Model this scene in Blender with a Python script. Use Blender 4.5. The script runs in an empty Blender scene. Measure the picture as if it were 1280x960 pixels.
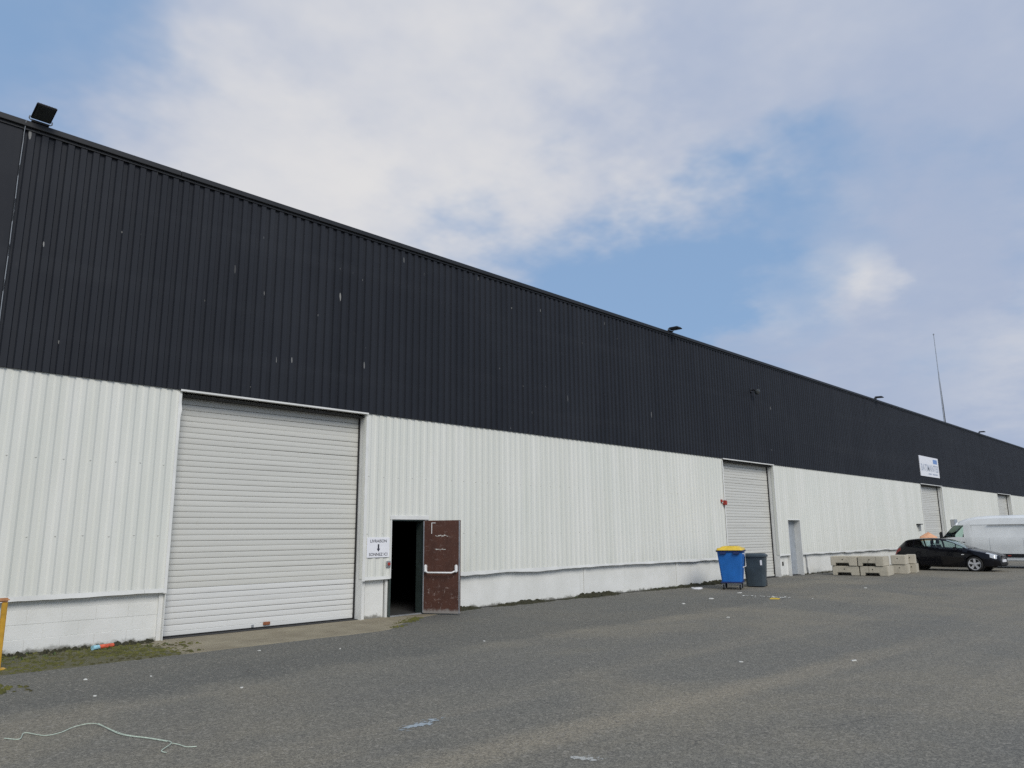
import bpy, bmesh, math, random
from mathutils import Vector, Matrix, noise as mnoise

random.seed(7)
scene = bpy.context.scene
col = scene.collection
RAD = math.radians

# ------------------------------------------------------------------ camera
cd = bpy.data.cameras.new('camera')
cam = bpy.data.objects.new('camera', cd)
col.objects.link(cam)
cd.sensor_width = 36.0
cd.lens = 36.0 * 933.48 / 1280.0
cd.clip_end = 5000.0
cd.clip_start = 0.05
cam.matrix_world = Matrix(((0.70390785, -0.13379809, -0.69757566, 0.0),
                           (-0.71022474, -0.14602750, -0.68866304, 0.0),
                           (-0.00972343, 0.98019082, -0.19781662, 1.75),
                           (0, 0, 0, 1)))
scene.camera = cam

# ------------------------------------------------------------------ node helper
class NT:
    def __init__(self, tree):
        self.t = tree
        for n in list(tree.nodes):
            tree.nodes.remove(n)
    def n(self, typ, ins=None, **props):
        nd = self.t.nodes.new(typ)
        for k, v in props.items():
            setattr(nd, k, v)
        for k, v in (ins or {}).items():
            self.put(nd.inputs[k], v)
        return nd
    def put(self, sock, v):
        if isinstance(v, bpy.types.NodeSocket):
            self.t.links.new(v, sock)
        elif isinstance(v, bpy.types.Node):
            self.t.links.new(v.outputs[0], sock)
        else:
            sock.default_value = v
    def math(self, op, a, b=0.0, c=0.0, clamp=False):
        nd = self.n('ShaderNodeMath', {0: a, 1: b, 2: c}, operation=op)
        nd.use_clamp = clamp
        return nd.outputs[0]
    def vmath(self, op, a, b=(0, 0, 0)):
        nd = self.n('ShaderNodeVectorMath', {0: a, 1: b}, operation=op)
        return nd.outputs['Value'] if op in ('DOT_PRODUCT', 'LENGTH', 'DISTANCE') else nd.outputs[0]
    def mix(self, f, a, b, mode='MIX'):
        nd = self.t.nodes.new('ShaderNodeMix')
        nd.data_type = 'RGBA'
        nd.blend_type = mode
        self.put(nd.inputs[0], f)
        self.put(nd.inputs[6], a if not isinstance(a, tuple) else (*a[:3], 1))
        self.put(nd.inputs[7], b if not isinstance(b, tuple) else (*b[:3], 1))
        return nd.outputs[2]
    def step(self, v, lo, hi, a=0.0, b=1.0):
        nd = self.n('ShaderNodeMapRange', {'Value': v, 'From Min': lo, 'From Max': hi, 'To Min': a, 'To Max': b},
                    interpolation_type='SMOOTHSTEP')
        return nd.outputs[0]
    def noise(self, vec, scale, detail=3.0, rough=0.55, dist=0.0, color=False):
        nd = self.n('ShaderNodeTexNoise', {'Vector': vec, 'Scale': scale, 'Detail': detail, 'Roughness': rough,
                                           'Distortion': dist})
        return nd.outputs['Color' if color else 'Fac']
    def scale(self, vec, s, loc=(0, 0, 0)):
        nd = self.n('ShaderNodeMapping', {'Vector': vec, 'Scale': s, 'Location': loc})
        return nd.outputs[0]
    def pos(self):
        return self.n('ShaderNodeNewGeometry').outputs['Position']
    def obj(self):
        return self.n('ShaderNodeTexCoord').outputs['Object']
    def rand(self):
        return self.n('ShaderNodeObjectInfo').outputs['Random']

# ------------------------------------------------------------------ world: broken cloud over a pale blue sky
SUN_DIR = Vector((-0.30, -0.72, 0.62)).normalized()      # towards the veiled sun, behind the camera
world = bpy.data.worlds.new('World')
scene.world = world
world.use_nodes = True
w = NT(world.node_tree)
sky = w.n('ShaderNodeTexSky', sky_type='NISHITA')
sky.sun_disc = False
sky.sun_elevation = math.asin(SUN_DIR.z)
sky.sun_rotation = math.atan2(SUN_DIR.x, SUN_DIR.y)
sky.air_density = 1.0
sky.dust_density = 1.5
sky.ozone_density = 1.0
d0 = w.n('ShaderNodeTexCoord').outputs['Generated']
sep = w.n('ShaderNodeSeparateXYZ', {0: d0})
zz = w.math('ADD', w.math('MAXIMUM', sep.outputs[2], 0.0), 0.22)
uv = w.n('ShaderNodeCombineXYZ', {0: w.math('DIVIDE', sep.outputs[0], zz), 1: w.math('DIVIDE', sep.outputs[1], zz),
                                  2: 0.37}).outputs[0]
nz = w.n('ShaderNodeSeparateColor', {0: w.noise(w.scale(uv, (1, 1, 1), (3.1, 7.7, 0)), 2.3, 5, 0.58, color=True)}).outputs
n1, n2, n3 = nz[0], nz[1], nz[2]
wv = w.n('ShaderNodeCombineXYZ', {0: w.math('SUBTRACT', n3, 0.5), 1: w.math('SUBTRACT', n2, 0.5), 2: w.math('SUBTRACT', n1, 0.5)}).outputs[0]
dw = w.vmath('NORMALIZE', w.vmath('ADD', d0, w.vmath('MULTIPLY', wv, (0.42, 0.42, 0.30))))
dw2 = w.vmath('NORMALIZE', w.vmath('ADD', d0, w.vmath('MULTIPLY', wv, (0.16, 0.16, 0.10))))
def blob(c, r_in, r_out, dv=None):
    return w.step(w.vmath('DOT_PRODUCT', dv or dw, Vector(c).normalized()), math.cos(RAD(r_out)), math.cos(RAD(r_in)))
def addw(base, lst):
    for a, b in lst:
        base = w.math('MULTIPLY_ADD', b, a, base)
    return base
BLUES = [(-0.36, blob((0.12, 0.84, 0.53), 4, 15)), (-0.32, blob((0.73, 0.60, 0.31), 2, 14)), (-0.16, blob((0.82, 0.45, 0.33), 2, 12)),
         (-0.18, blob((0.88, 0.33, 0.34), 2, 12))]
CLOUD = [(0.40, blob((0.48, 0.73, 0.49), 5, 23)), (0.25, blob((0.33, 0.85, 0.40), 2, 13)),
         (0.28, blob((0.84, 0.16, 0.52), 3, 20)), (0.30, blob((0.893, 0.37, 0.255), 1, 8)),
         (0.34, blob((0.96, 0.20, 0.17), 3, 12)), (0.26, blob((0.66, 0.45, 0.60), 4, 18))]
cover = w.step(addw(w.math('MULTIPLY_ADD', n1, 1.2, -0.07), BLUES + CLOUD), 0.15, 0.85)
bright = addw(w.math('MULTIPLY', n2, 1.0), [(0.38, blob((0.53, 0.69, 0.49), 0, 20)), (0.20, blob((0.34, 0.84, 0.41), 2, 12)),
                   (0.26, blob((0.909, 0.285, 0.304), 0.2, 2.8, dw2)), (0.22, blob((0.892, 0.335, 0.300), 0.2, 3.2, dw2)), (0.18, blob((0.868, 0.395, 0.292), 0.2, 3.4, dw2)), (0.10, blob((0.968, 0.19, 0.18), 1, 5)), (0.10, blob((0.20, 0.77, 0.60), 2, 8))])
bright = w.step(bright, 0.34, 1.20)
cloudcol = w.mix(bright, (4.15, 4.85, 6.4), (7.9, 7.75, 7.7))
bluecol = w.mix(0.75, sky.outputs[0], (2.85, 4.5, 7.1))
skycol = w.mix(w.math('MULTIPLY', cover, 0.95), bluecol, cloudcol)
bg = w.n('ShaderNodeBackground', {'Color': skycol, 'Strength': 0.064})
w.n('ShaderNodeOutputWorld', {'Surface': bg})

# ------------------------------------------------------------------ sun (veiled by cloud: very soft)
sd = bpy.data.lights.new('sun', 'SUN')
sd.energy = 1.5
sd.angle = RAD(28)
sd.color = (1.0, 0.95, 0.87)
sun = bpy.data.objects.new('sun', sd)
col.objects.link(sun)
sun.rotation_euler = SUN_DIR.to_track_quat('Z', 'Y').to_euler()

# ------------------------------------------------------------------ view
scene.view_settings.view_transform = 'Standard'
scene.view_settings.look = 'None'
scene.view_settings.exposure = 0.60
scene.view_settings.gamma = 1.0
scene.view_settings.use_curve_mapping = False
scene.render.resolution_x = 1024
scene.render.resolution_y = 768
scene.cycles.use_denoising = False      # keeps the fine grain of the tarmac
scene.cycles.max_bounces = 5
scene.cycles.diffuse_bounces = 3
scene.cycles.glossy_bounces = 3

# ------------------------------------------------------------------ mesh helper
class MB:
    def __init__(self):
        self.v, self.f = [], []
    def add(self, vs, fs):
        o = len(self.v)
        self.v += [tuple(p) for p in vs]
        self.f += [tuple(i + o for i in f) for f in fs]
        return self
    def box(self, x0, x1, y0, y1, z0, z1):
        return self.add([(x0, y0, z0), (x1, y0, z0), (x1, y1, z0), (x0, y1, z0),
                         (x0, y0, z1), (x1, y0, z1), (x1, y1, z1), (x0, y1, z1)],
                        [(0, 3, 2, 1), (4, 5, 6, 7), (0, 1, 5, 4), (1, 2, 6, 5), (2, 3, 7, 6), (3, 0, 4, 7)])
    def prism(self, poly, axis, a, b):
        """poly of 2-D points swept along axis ('x': (y,z), 'y': (x,z), 'z': (x,y)) from a to b"""
        def P(p, t):
            return {'x': (t, p[0], p[1]), 'y': (p[0], t, p[1]), 'z': (p[0], p[1], t)}[axis]
        n = len(poly)
        vs = [P(p, a) for p in poly] + [P(p, b) for p in poly]
        fs = [(i, (i + 1) % n, (i + 1) % n + n, i + n) for i in range(n)]
        fs += [tuple(range(n))[::-1], tuple(range(n, 2 * n))]
        return self.add(vs, fs)
    def tube(self, pts, r, n=8, cap=True):
        pts = [Vector(p) for p in pts]
        rs = r if isinstance(r, (list, tuple)) else [r] * len(pts)
        vs, fs = [], []
        up = Vector((0, 0, 1))
        for i, p in enumerate(pts):
            t = (pts[min(i + 1, len(pts) - 1)] - pts[max(i - 1, 0)]).normalized()
            a = t.cross(up)
            if a.length < 1e-3:
                a = t.cross(Vector((1, 0, 0)))
            a.normalize()
            b = t.cross(a)
            for k in range(n):
                an = 2 * math.pi * k / n
                vs.append(p + (a * math.cos(an) + b * math.sin(an)) * rs[i])
        for i in range(len(pts) - 1):
            for k in range(n):
                fs.append((i * n + k, i * n + (k + 1) % n, (i + 1) * n + (k + 1) % n, (i + 1) * n + k))
        if cap:
            fs += [tuple(range(n)), tuple(range((len(pts) - 1) * n, len(pts) * n))[::-1]]
        return self.add(vs, fs)
    def lathe(self, prof, n=24, axis='z', c=(0, 0, 0), cap=True):
        vs, fs = [], []
        for (r, h) in prof:
            for k in range(n):
                a = 2 * math.pi * k / n
                x, y = r * math.cos(a), r * math.sin(a)
                q = {'z': (x, y, h), 'y': (x, h, y), 'x': (h, x, y)}[axis]
                vs.append((q[0] + c[0], q[1] + c[1], q[2] + c[2]))
        m = len(prof)
        for i in range(m - 1):
            for k in range(n):
                fs.append((i * n + k, i * n + (k + 1) % n, (i + 1) * n + (k + 1) % n, (i + 1) * n + k))
        if cap and prof[0][0] > 1e-5: fs.append(tuple(range(n))[::-1])
        if cap and prof[-1][0] > 1e-5: fs.append(tuple(range((m - 1) * n, m * n)))
        return self.add(vs, fs)
    def mesh(self, name, mat, smooth=False, bevel=0.0, seg=2):
        bm = bmesh.new()
        vv = [bm.verts.new(p) for p in self.v]
        for f in self.f:
            try:
                bm.faces.new([vv[i] for i in f])
            except ValueError:
                pass
        bmesh.ops.remove_doubles(bm, verts=bm.verts, dist=1e-5)
        bmesh.ops.recalc_face_normals(bm, faces=bm.faces)
        if bevel:
            es = [e for e in bm.edges if len(e.link_faces) == 2 and e.calc_face_angle(0) > 0.6]
            bmesh.ops.bevel(bm, geom=es, offset=bevel, segments=seg, affect='EDGES', clamp_overlap=True)
        me = bpy.data.meshes.new(name)
        bm.to_mesh(me)
        bm.free()
        if mat: me.materials.append(mat)
        if smooth:
            me.polygons.foreach_set('use_smooth', [True] * len(me.polygons))
            me.set_sharp_from_angle(angle=RAD(smooth if smooth is not True else 40))
        return me
    def build(self, name, mat, parent=None, loc=(0, 0, 0), smooth=False, bevel=0.0, seg=2):
        return link(name, self.mesh(name, mat, smooth, bevel, seg), parent, loc)

def link(name, me, parent=None, loc=(0, 0, 0), rz=0.0):
    o = bpy.data.objects.new(name, me)
    col.objects.link(o)
    o.location = loc
    o.rotation_euler = (0, 0, rz)
    o.parent = parent
    return o
def thing(name, label, cat, loc=(0, 0, 0), rz=0.0, group=None):
    o = link(name, None, None, loc, rz)
    o.empty_display_size = 0.2
    return tag(o, label, cat, group)
def tag(o, label=None, cat=None, group=None, kind=None):
    if label: o['label'] = label
    if cat: o['category'] = cat
    if group: o['group'] = group
    if kind: o['kind'] = kind
    return o
def copy_tree(o, parent=None):
    c = o.copy()
    col.objects.link(c)
    c.parent = parent
    for ch in list(o.children):
        copy_tree(ch, c)
    return c
def text_mesh(body, size, mat, name, align='CENTER', space=1.0, bold=0.0):
    cu = bpy.data.curves.new('t', 'FONT')
    cu.body = body
    cu.size = size
    cu.align_x = align
    cu.align_y = 'CENTER'
    cu.extrude = 0.0012
    cu.offset = bold
    cu.space_character = space
    cu.resolution_u = 3
    o = bpy.data.objects.new('t', cu)
    col.objects.link(o)
    dg = bpy.context.evaluated_depsgraph_get()
    me = bpy.data.meshes.new_from_object(o.evaluated_get(dg))
    me.name = name
    bpy.data.objects.remove(o)
    bpy.data.curves.remove(cu)
    me.transform(Matrix.Rotation(RAD(90), 4, 'X'))        # reads from -Y, standing up
    me.materials.clear()
    me.materials.append(mat)
    return me

# ------------------------------------------------------------------ materials
def mat(name, fn):
    m = bpy.data.materials.new(name)
    m.use_nodes = True
    t = NT(m.node_tree)
    out = t.n('ShaderNodeOutputMaterial')
    sh = fn(t)
    t.put(out.inputs['Surface'], sh)
    return m
def pbsdf(t, color, rough=0.5, metal=0.0, bump=None, bstr=0.2, bdist=0.01, **kw):
    ins = {'Base Color': color if not isinstance(color, tuple) else (*color[:3], 1), 'Roughness': rough, 'Metallic': metal}
    ins.update(kw)
    if bump is not None:
        ins['Normal'] = t.n('ShaderNodeBump', {'Height': bump, 'Strength': bstr, 'Distance': bdist}).outputs[0]
    return t.n('ShaderNodeBsdfPrincipled', ins).outputs[0]
def plain(name, c, rough=0.5, metal=0.0, var=0.12, sc=6.0, bstr=0.08, **kw):
    def fn(t):
        p = t.obj()
        n = t.noise(p, sc, 4, 0.6)
        c2 = t.mix(t.step(n, 0.3, 0.7), tuple(v * (1 - var) for v in c), tuple(min(1, v * (1 + var)) for v in c))
        return pbsdf(t, c2, t.math('MULTIPLY_ADD', n, 0.2, rough - 0.1), metal, bump=n, bstr=bstr, **kw)
    return mat(name, fn)

def f_white(t):
    p = t.pos()
    st = t.noise(t.scale(p, (2.6, 2.6, 0.16)), 1.0, 4, 0.6)
    st2 = t.noise(t.scale(p, (9.0, 9.0, 0.22), (5, 0, 0)), 1.0, 3, 0.6)
    big = t.noise(p, 0.45, 3, 0.5)
    c = t.mix(t.step(st, 0.35, 0.68), (0.645, 0.655, 0.60), (0.71, 0.715, 0.665))
    c = t.mix(t.step(st2, 0.55, 0.75, 0, 0.30), c, (0.755, 0.755, 0.715))
    c = t.mix(t.step(big, 0.45, 0.7, 0, 0.30), c, (0.615, 0.64, 0.585))
    gr = t.noise(t.scale(p, (14, 14, 0.9), (2, 2, 2)), 1.0, 5, 0.7)
    c = t.mix(t.step(gr, 0.60, 0.80, 0, 0.20), c, (0.45, 0.46, 0.39))
    zs = t.n('ShaderNodeSeparateXYZ', {0: p}).outputs[2]
    dr = t.noise(t.scale(p, (5.5, 5.5, 0.35), (9, 1, 3)), 1.0, 5, 0.7)
    c = t.mix(t.math('MULTIPLY', t.step(dr, 0.50, 0.74, 0, 0.55), t.step(t.math('ADD', zs, t.math('MULTIPLY', dr, 1.2)), 2.3, 1.3)), c, (0.44, 0.46, 0.37))
    pk = t.noise(t.scale(p, (7, 7, 4)), 3.0, 2, 0.5)
    c = t.mix(t.step(pk, 0.745, 0.80, 0, 0.5), c, (0.30, 0.29, 0.25))
    oil = t.noise(t.scale(p, (2.5, 2.5, 0.7)), 1.3, 2, 0.5)
    return pbsdf(t, c, 0.48, bump=oil, bstr=0.25, bdist=0.03)
M = {}
M['white'] = mat('white_cladding', f_white)

def f_plinth(t):
    p = t.pos()
    n = t.noise(p, 1.7, 5, 0.6)
    c = t.mix(t.step(n, 0.3, 0.7), (0.66, 0.665, 0.63), (0.73, 0.735, 0.705))
    st = t.noise(t.scale(p, (5, 5, 0.5)), 1.0, 5, 0.65)
    c = t.mix(t.step(st, 0.56, 0.76, 0, 0.35), c, (0.40, 0.41, 0.36))
    z = t.n('ShaderNodeSeparateXYZ', {0: p}).outputs[2]
    e = t.math('ADD', z, t.math('MULTIPLY', t.math('SUBTRACT', t.noise(p, 4.0, 5, 0.7), 0.5), 0.30))
    c = t.mix(t.step(e, 0.015, 0.09, 0.8, 0.0), c, (0.10, 0.095, 0.07))        # splashed earth and algae at the foot
    fine = t.noise(p, 28, 4, 0.6)
    return pbsdf(t, c, 0.75, bump=t.math('ADD', fine, n), bstr=0.25, bdist=0.012)
M['plinth'] = mat('painted_plinth', f_plinth)

def f_dark(t):
    p = t.pos()
    st = t.noise(t.scale(p, (3.0, 3.0, 0.14)), 1.0, 4, 0.6)
    big = t.noise(t.scale(p, (0.5, 0.5, 0.35)), 1.0, 3, 0.55)
    c = t.mix(t.step(st, 0.3, 0.7), (0.0098, 0.0118, 0.0172), (0.0172, 0.0198, 0.0265))
    c = t.mix(t.step(big, 0.42, 0.72, 0, 0.55), c, (0.0215, 0.0245, 0.0315))
    bd = t.noise(t.scale(p, (0.06, 0.06, 1.5)), 1.0, 3, 0.5)
    c = t.mix(t.step(bd, 0.50, 0.72, 0, 0.35), c, (0.027, 0.030, 0.037))
    xz = t.n('ShaderNodeSeparateXYZ', {0: p})
    sl = t.math('MULTIPLY_ADD', xz.outputs[2], 0.06, xz.outputs[0])
    pv = t.n('ShaderNodeCombineXYZ', {0: t.math('MULTIPLY', sl, 3.3), 1: t.math('MULTIPLY', xz.outputs[2], 0.70)})
    vo = t.n('ShaderNodeTexVoronoi', {'Vector': pv.outputs[0], 'Scale': 1.0}, feature='F1', voronoi_dimensions='2D')
    c = t.mix(t.math('MULTIPLY', t.rand(), 0.5), c, (0.0130, 0.0152, 0.0212))
    dist = t.math('ADD', vo.outputs['Distance'], t.math('MULTIPLY', t.noise(t.scale(p, (30, 30, 9)), 1.0, 3, 0.6), 0.06))
    rnd = t.n('ShaderNodeSeparateColor', {0: vo.outputs['Color']})
    sz = t.math('MULTIPLY_ADD', t.math('POWER', rnd.outputs[1], 3.0), 0.075, 0.040)
    hit = t.math('MULTIPLY', t.math('LESS_THAN', dist, sz), t.math('GREATER_THAN', t.math('SUBTRACT', rnd.outputs[0], t.step(xz.outputs[0], 14, 34, 0, 0.18)), 0.80))
    c = t.mix(t.math('MULTIPLY', hit, t.math('MULTIPLY_ADD', rnd.outputs[2], 0.6, 0.08)), c, (0.42, 0.42, 0.40))
    dst = t.noise(t.scale(p, (6, 6, 2)), 2.0, 5, 0.7)
    c = t.mix(t.step(dst, 0.60, 0.85, 0, 0.28), c, (0.06, 0.06, 0.06))
    oil = t.noise(t.scale(p, (2.2, 2.2, 0.6)), 1.2, 2, 0.5)
    return pbsdf(t, c, 0.60, bump=oil, bstr=0.25, bdist=0.03, **{'Specular IOR Level': 0.3})
M['dark'] = mat('dark_cladding', f_dark)
M['coping'] = plain('dark_coping', (0.010, 0.011, 0.013), 0.55, 0.0, 0.25, 3.0)

def slatm(name, a, b):
    def fn(t):
        p = t.pos()
        n = t.noise(t.scale(p, (0.5, 0.5, 6)), 1.0, 4, 0.6)
        c = t.mix(t.rand(), a, b)
        c = t.mix(t.step(n, 0.52, 0.78, 0, 0.4), c, tuple(v * 0.78 for v in a))
        sm = t.noise(t.scale(p, (3, 3, 3)), 1.3, 5, 0.7)
        c = t.mix(t.step(sm, 0.62, 0.80, 0, 0.3), c, (0.36, 0.34, 0.28))
        return pbsdf(t, c, 0.42, bump=n, bstr=0.12)
    return mat(name, fn)
M['slat'] = slatm('grey_slat', (0.575, 0.575, 0.535), (0.61, 0.61, 0.57))
M['slat_new'] = slatm('white_slat', (0.635, 0.64, 0.62), (0.67, 0.675, 0.655))
M['trim'] = plain('white_trim', (0.70, 0.705, 0.68), 0.45, 0, 0.06, 2.0)
M['black'] = plain('black_plastic', (0.012, 0.012, 0.013), 0.5)
M['rubber'] = plain('rubber', (0.016, 0.016, 0.016), 0.85)
M['inner'] = plain('dark_interior', (0.035, 0.035, 0.035), 0.9)
M['frame_green'] = plain('dark_green_frame', (0.035, 0.05, 0.045), 0.5)
M['rust'] = plain('rusty_metal', (0.25, 0.09, 0.04), 0.8, 0.1, 0.4, 30)
M['galv'] = plain('galvanised', (0.45, 0.46, 0.47), 0.4, 0.7)
M['greydoor'] = plain('grey_blue_door', (0.30, 0.33, 0.36), 0.5)
M['white_plastic'] = plain('white_plastic', (0.80, 0.80, 0.79), 0.35, 0, 0.03)
M['sign_white'] = plain('sign_white', (0.78, 0.79, 0.82), 0.4, 0, 0.03)
M['ink'] = plain('dark_ink', (0.03, 0.032, 0.05), 0.6)
M['pale_ink'] = plain('pale_ink', (0.42, 0.46, 0.54), 0.6)
M['blue_ink'] = plain('blue_ink', (0.16, 0.28, 0.55), 0.6)
M['red'] = plain('red_plastic', (0.34, 0.04, 0.025), 0.45)
M['yellow'] = plain('yellow_paint', (0.50, 0.28, 0.025), 0.55, 0, 0.2, 9)
M['orange_cap'] = plain('worn_orange', (0.55, 0.27, 0.12), 0.75, 0, 0.35, 14)

def f_brown(t):
    p = t.obj()
    n = t.noise(p, 3.0, 5, 0.6)
    c = t.mix(t.step(n, 0.3, 0.7), (0.058, 0.0215, 0.0125), (0.082, 0.031, 0.018))
    z = t.n('ShaderNodeSeparateXYZ', {0: p}).outputs[2]
    low = t.step(z, 0.15, 1.0, 1.0, 0.25)
    sc = t.noise(t.scale(p, (22, 22, 7)), 1.0, 5, 0.75)
    sc2 = t.noise(t.scale(p, (5, 5, 16), (3, 3, 3)), 1.0, 5, 0.75)
    hit = t.math('MAXIMUM', t.step(sc, 0.57, 0.68), t.step(sc2, 0.58, 0.70))
    c = t.mix(t.math('MULTIPLY', hit, low), c, (0.38, 0.31, 0.28))
    kick = t.math('ADD', z, t.math('MULTIPLY', t.noise(p, 9, 4, 0.7), 0.16))
    c = t.mix(t.step(kick, 0.13, 0.22, 0.75, 0.0), c, (0.30, 0.29, 0.27))      # paint worn off at the foot
    return pbsdf(t, c, 0.5, bump=sc, bstr=0.1)
M['brown'] = mat('brown_door_paint', f_brown)

def f_asphalt(t):
    p = t.pos()
    xyz = t.n('ShaderNodeSeparateXYZ', {0: p})
    big = t.noise(p, 0.16, 5, 0.62, 0.6)
    med = t.noise(p, 0.75, 5, 0.62)
    c = t.mix(t.step(big, 0.40, 0.60), (0.152, 0.145, 0.122), (0.200, 0.180, 0.138))
    c = t.mix(t.step(med, 0.42, 0.75, 0, 0.45), c, (0.134, 0.128, 0.111))
    # swept tracks along the wall
    tr = t.noise(t.scale(p, (0.05, 0.75, 1), (4, 1, 0)), 1.0, 4, 0.6, 0.3)
    c = t.mix(t.step(tr, 0.50, 0.68, 0, 0.40), c, (0.221, 0.198, 0.154))
    c = t.mix(t.step(tr, 0.46, 0.34, 0, 0.32), c, (0.127, 0.124, 0.113))
    # one wandering sandy track
    wob = t.math('MULTIPLY', t.math('SUBTRACT', t.noise(t.scale(p, (1, 1, 1)), 0.9, 4, 0.6), 0.5), 0.55)
    ln = t.math('ABSOLUTE', t.math('ADD', t.math('ADD', t.math('MULTIPLY_ADD', xyz.outputs[0], 0.075, xyz.outputs[1]), -5.15), wob))
    c = t.mix(t.math('MULTIPLY', t.step(ln, 0.06, 0.38, 0.60, 0), t.step(xyz.outputs[0], 18, 8)), c, (0.258, 0.224, 0.165))
    # darker, damp strip of newer tarmac along the wall
    wet = t.math('ADD', xyz.outputs[1], t.math('MULTIPLY', med, 1.3))
    c = t.mix(t.math('MULTIPLY', t.step(wet, 9.75, 10.25, 0, 0.62), t.step(xyz.outputs[0], 26, 15)), c, (0.095, 0.096, 0.087))
    c = t.mix(t.step(wet, 12.2, 13.8, 0, 0.40), c, (0.082, 0.084, 0.080))
    ck = t.n('ShaderNodeTexVoronoi', {'Vector': t.vmath('ADD', t.scale(p, (0.16, 0.22, 0)), t.vmath('MULTIPLY', t.noise(p, 0.9, 4, 0.6, color=True), (0.12, 0.12, 0))), 'Scale': 1.0}, feature='DISTANCE_TO_EDGE')
    c = t.mix(t.math('MULTIPLY', t.step(ck.outputs['Distance'], 0.0022, 0.0006), t.step(med, 0.45, 0.6, 0, 0.5)), c, (0.038, 0.038, 0.037))
    ol = t.noise(p, 0.55, 4, 0.5, 0.4)
    c = t.mix(t.step(ol, 0.66, 0.76, 0, 0.45), c, (0.086, 0.084, 0.075))
    # chippings
    vo = t.n('ShaderNodeTexVoronoi', {'Vector': p, 'Scale': 85.0})
    g = t.n('ShaderNodeSeparateColor', {0: vo.outputs['Color']}).outputs[0]
    fine = t.noise(p, 42, 4, 0.8)
    v3 = t.n('ShaderNodeTexVoronoi', {'Vector': p, 'Scale': 38.0})
    g3 = t.n('ShaderNodeSeparateColor', {0: v3.outputs['Color']}).outputs[0]
    c = t.mix(0.6, c, t.mix(t.step(g, 0.1, 0.95), (0.30, 0.30, 0.30), (0.86, 0.85, 0.82)), 'OVERLAY')
    c = t.mix(t.step(g3, 0.84, 0.99, 0, 0.45), c, (0.355, 0.326, 0.274))
    c = t.mix(t.step(g3, 0.28, 0.02, 0, 0.32), c, (0.081, 0.075, 0.065))
    c = t.mix(t.step(fine, 0.54, 0.70, 0, 0.45), c, (0.063, 0.061, 0.055))
    mid = t.noise(p, 11, 4, 0.7)
    c = t.mix(t.step(mid, 0.55, 0.75, 0, 0.35), c, (0.204, 0.191, 0.159))
    c = t.mix(t.step(mid, 0.45, 0.28, 0, 0.40), c, (0.081, 0.078, 0.073))
    v2 = t.n('ShaderNodeTexVoronoi', {'Vector': p, 'Scale': 2.3})
    g2 = t.n('ShaderNodeSeparateColor', {0: v2.outputs['Color']})
    sp = t.math('MULTIPLY', t.math('LESS_THAN', v2.outputs['Distance'], t.math('MULTIPLY_ADD', g2.outputs[1], 0.02, 0.012)),
                t.math('GREATER_THAN', g2.outputs[0], 0.70))
    c = t.mix(t.math('MULTIPLY', sp, 0.75), c, (0.55, 0.54, 0.50))             # grit and trodden-in specks
    h = t.math('ADD', t.math('MULTIPLY', g, 0.6), t.math('ADD', fine, t.math('MULTIPLY', mid, 0.8)))
    return pbsdf(t, c, t.math('MULTIPLY_ADD', med, 0.15, 0.78), bump=h, bstr=0.42, bdist=0.012)
M['asphalt'] = mat('worn_asphalt', f_asphalt)

def f_apron(t):
    p = t.pos()
    xyz = t.n('ShaderNodeSeparateXYZ', {0: p})
    n = t.noise(p, 1.6, 5, 0.6)
    c = t.mix(t.step(n, 0.3, 0.7), (0.20, 0.17, 0.115), (0.28, 0.245, 0.17))
    f = t.noise(p, 40, 4, 0.7)
    c = t.mix(t.step(f, 0.5, 0.8, 0, 0.4), c, (0.14, 0.12, 0.085))
    m = t.noise(p, 2.8, 6, 0.7)
    lim = t.step(xyz.outputs[0], 4.4, 6.1, 0.30, -0.40)                       # algae where no traffic passes
    lim2 = t.step(xyz.outputs[0], 9.2, 10.2, 0.0, 0.18)
    g = t.step(t.math('ADD', m, t.math('ADD', lim, lim2)), 0.52, 0.66)
    c = t.mix(t.math('MULTIPLY', g, 0.85), c, t.mix(t.noise(p, 9, 4, 0.6), (0.045, 0.045, 0.018), (0.085, 0.085, 0.03)))
    return pbsdf(t, c, 0.85, bump=t.math('ADD', f, m), bstr=0.4, bdist=0.01)
M['apron'] = mat('apron_concrete', f_apron)

def f_moss(t):
    p = t.pos()
    n = t.noise(p, 5, 4, 0.6)
    n2 = t.noise(p, 1.2, 3, 0.5)
    c = t.mix(t.step(n, 0.3, 0.7), (0.052, 0.054, 0.012), (0.118, 0.116, 0.022))
    c = t.mix(t.step(n2, 0.5, 0.68, 0, 0.75), c, (0.04, 0.032, 0.018))
    return pbsdf(t, c, 0.95, bump=t.noise(p, 120, 2, 0.6), bstr=0.6, bdist=0.004)
M['moss'] = mat('moss', f_moss)
M['soil'] = plain('damp_soil', (0.032, 0.031, 0.015), 0.95, 0, 0.4, 30, 0.4)
M['leaf'] = plain('weed_leaf', (0.06, 0.10, 0.025), 0.6, 0, 0.3, 20)

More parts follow.
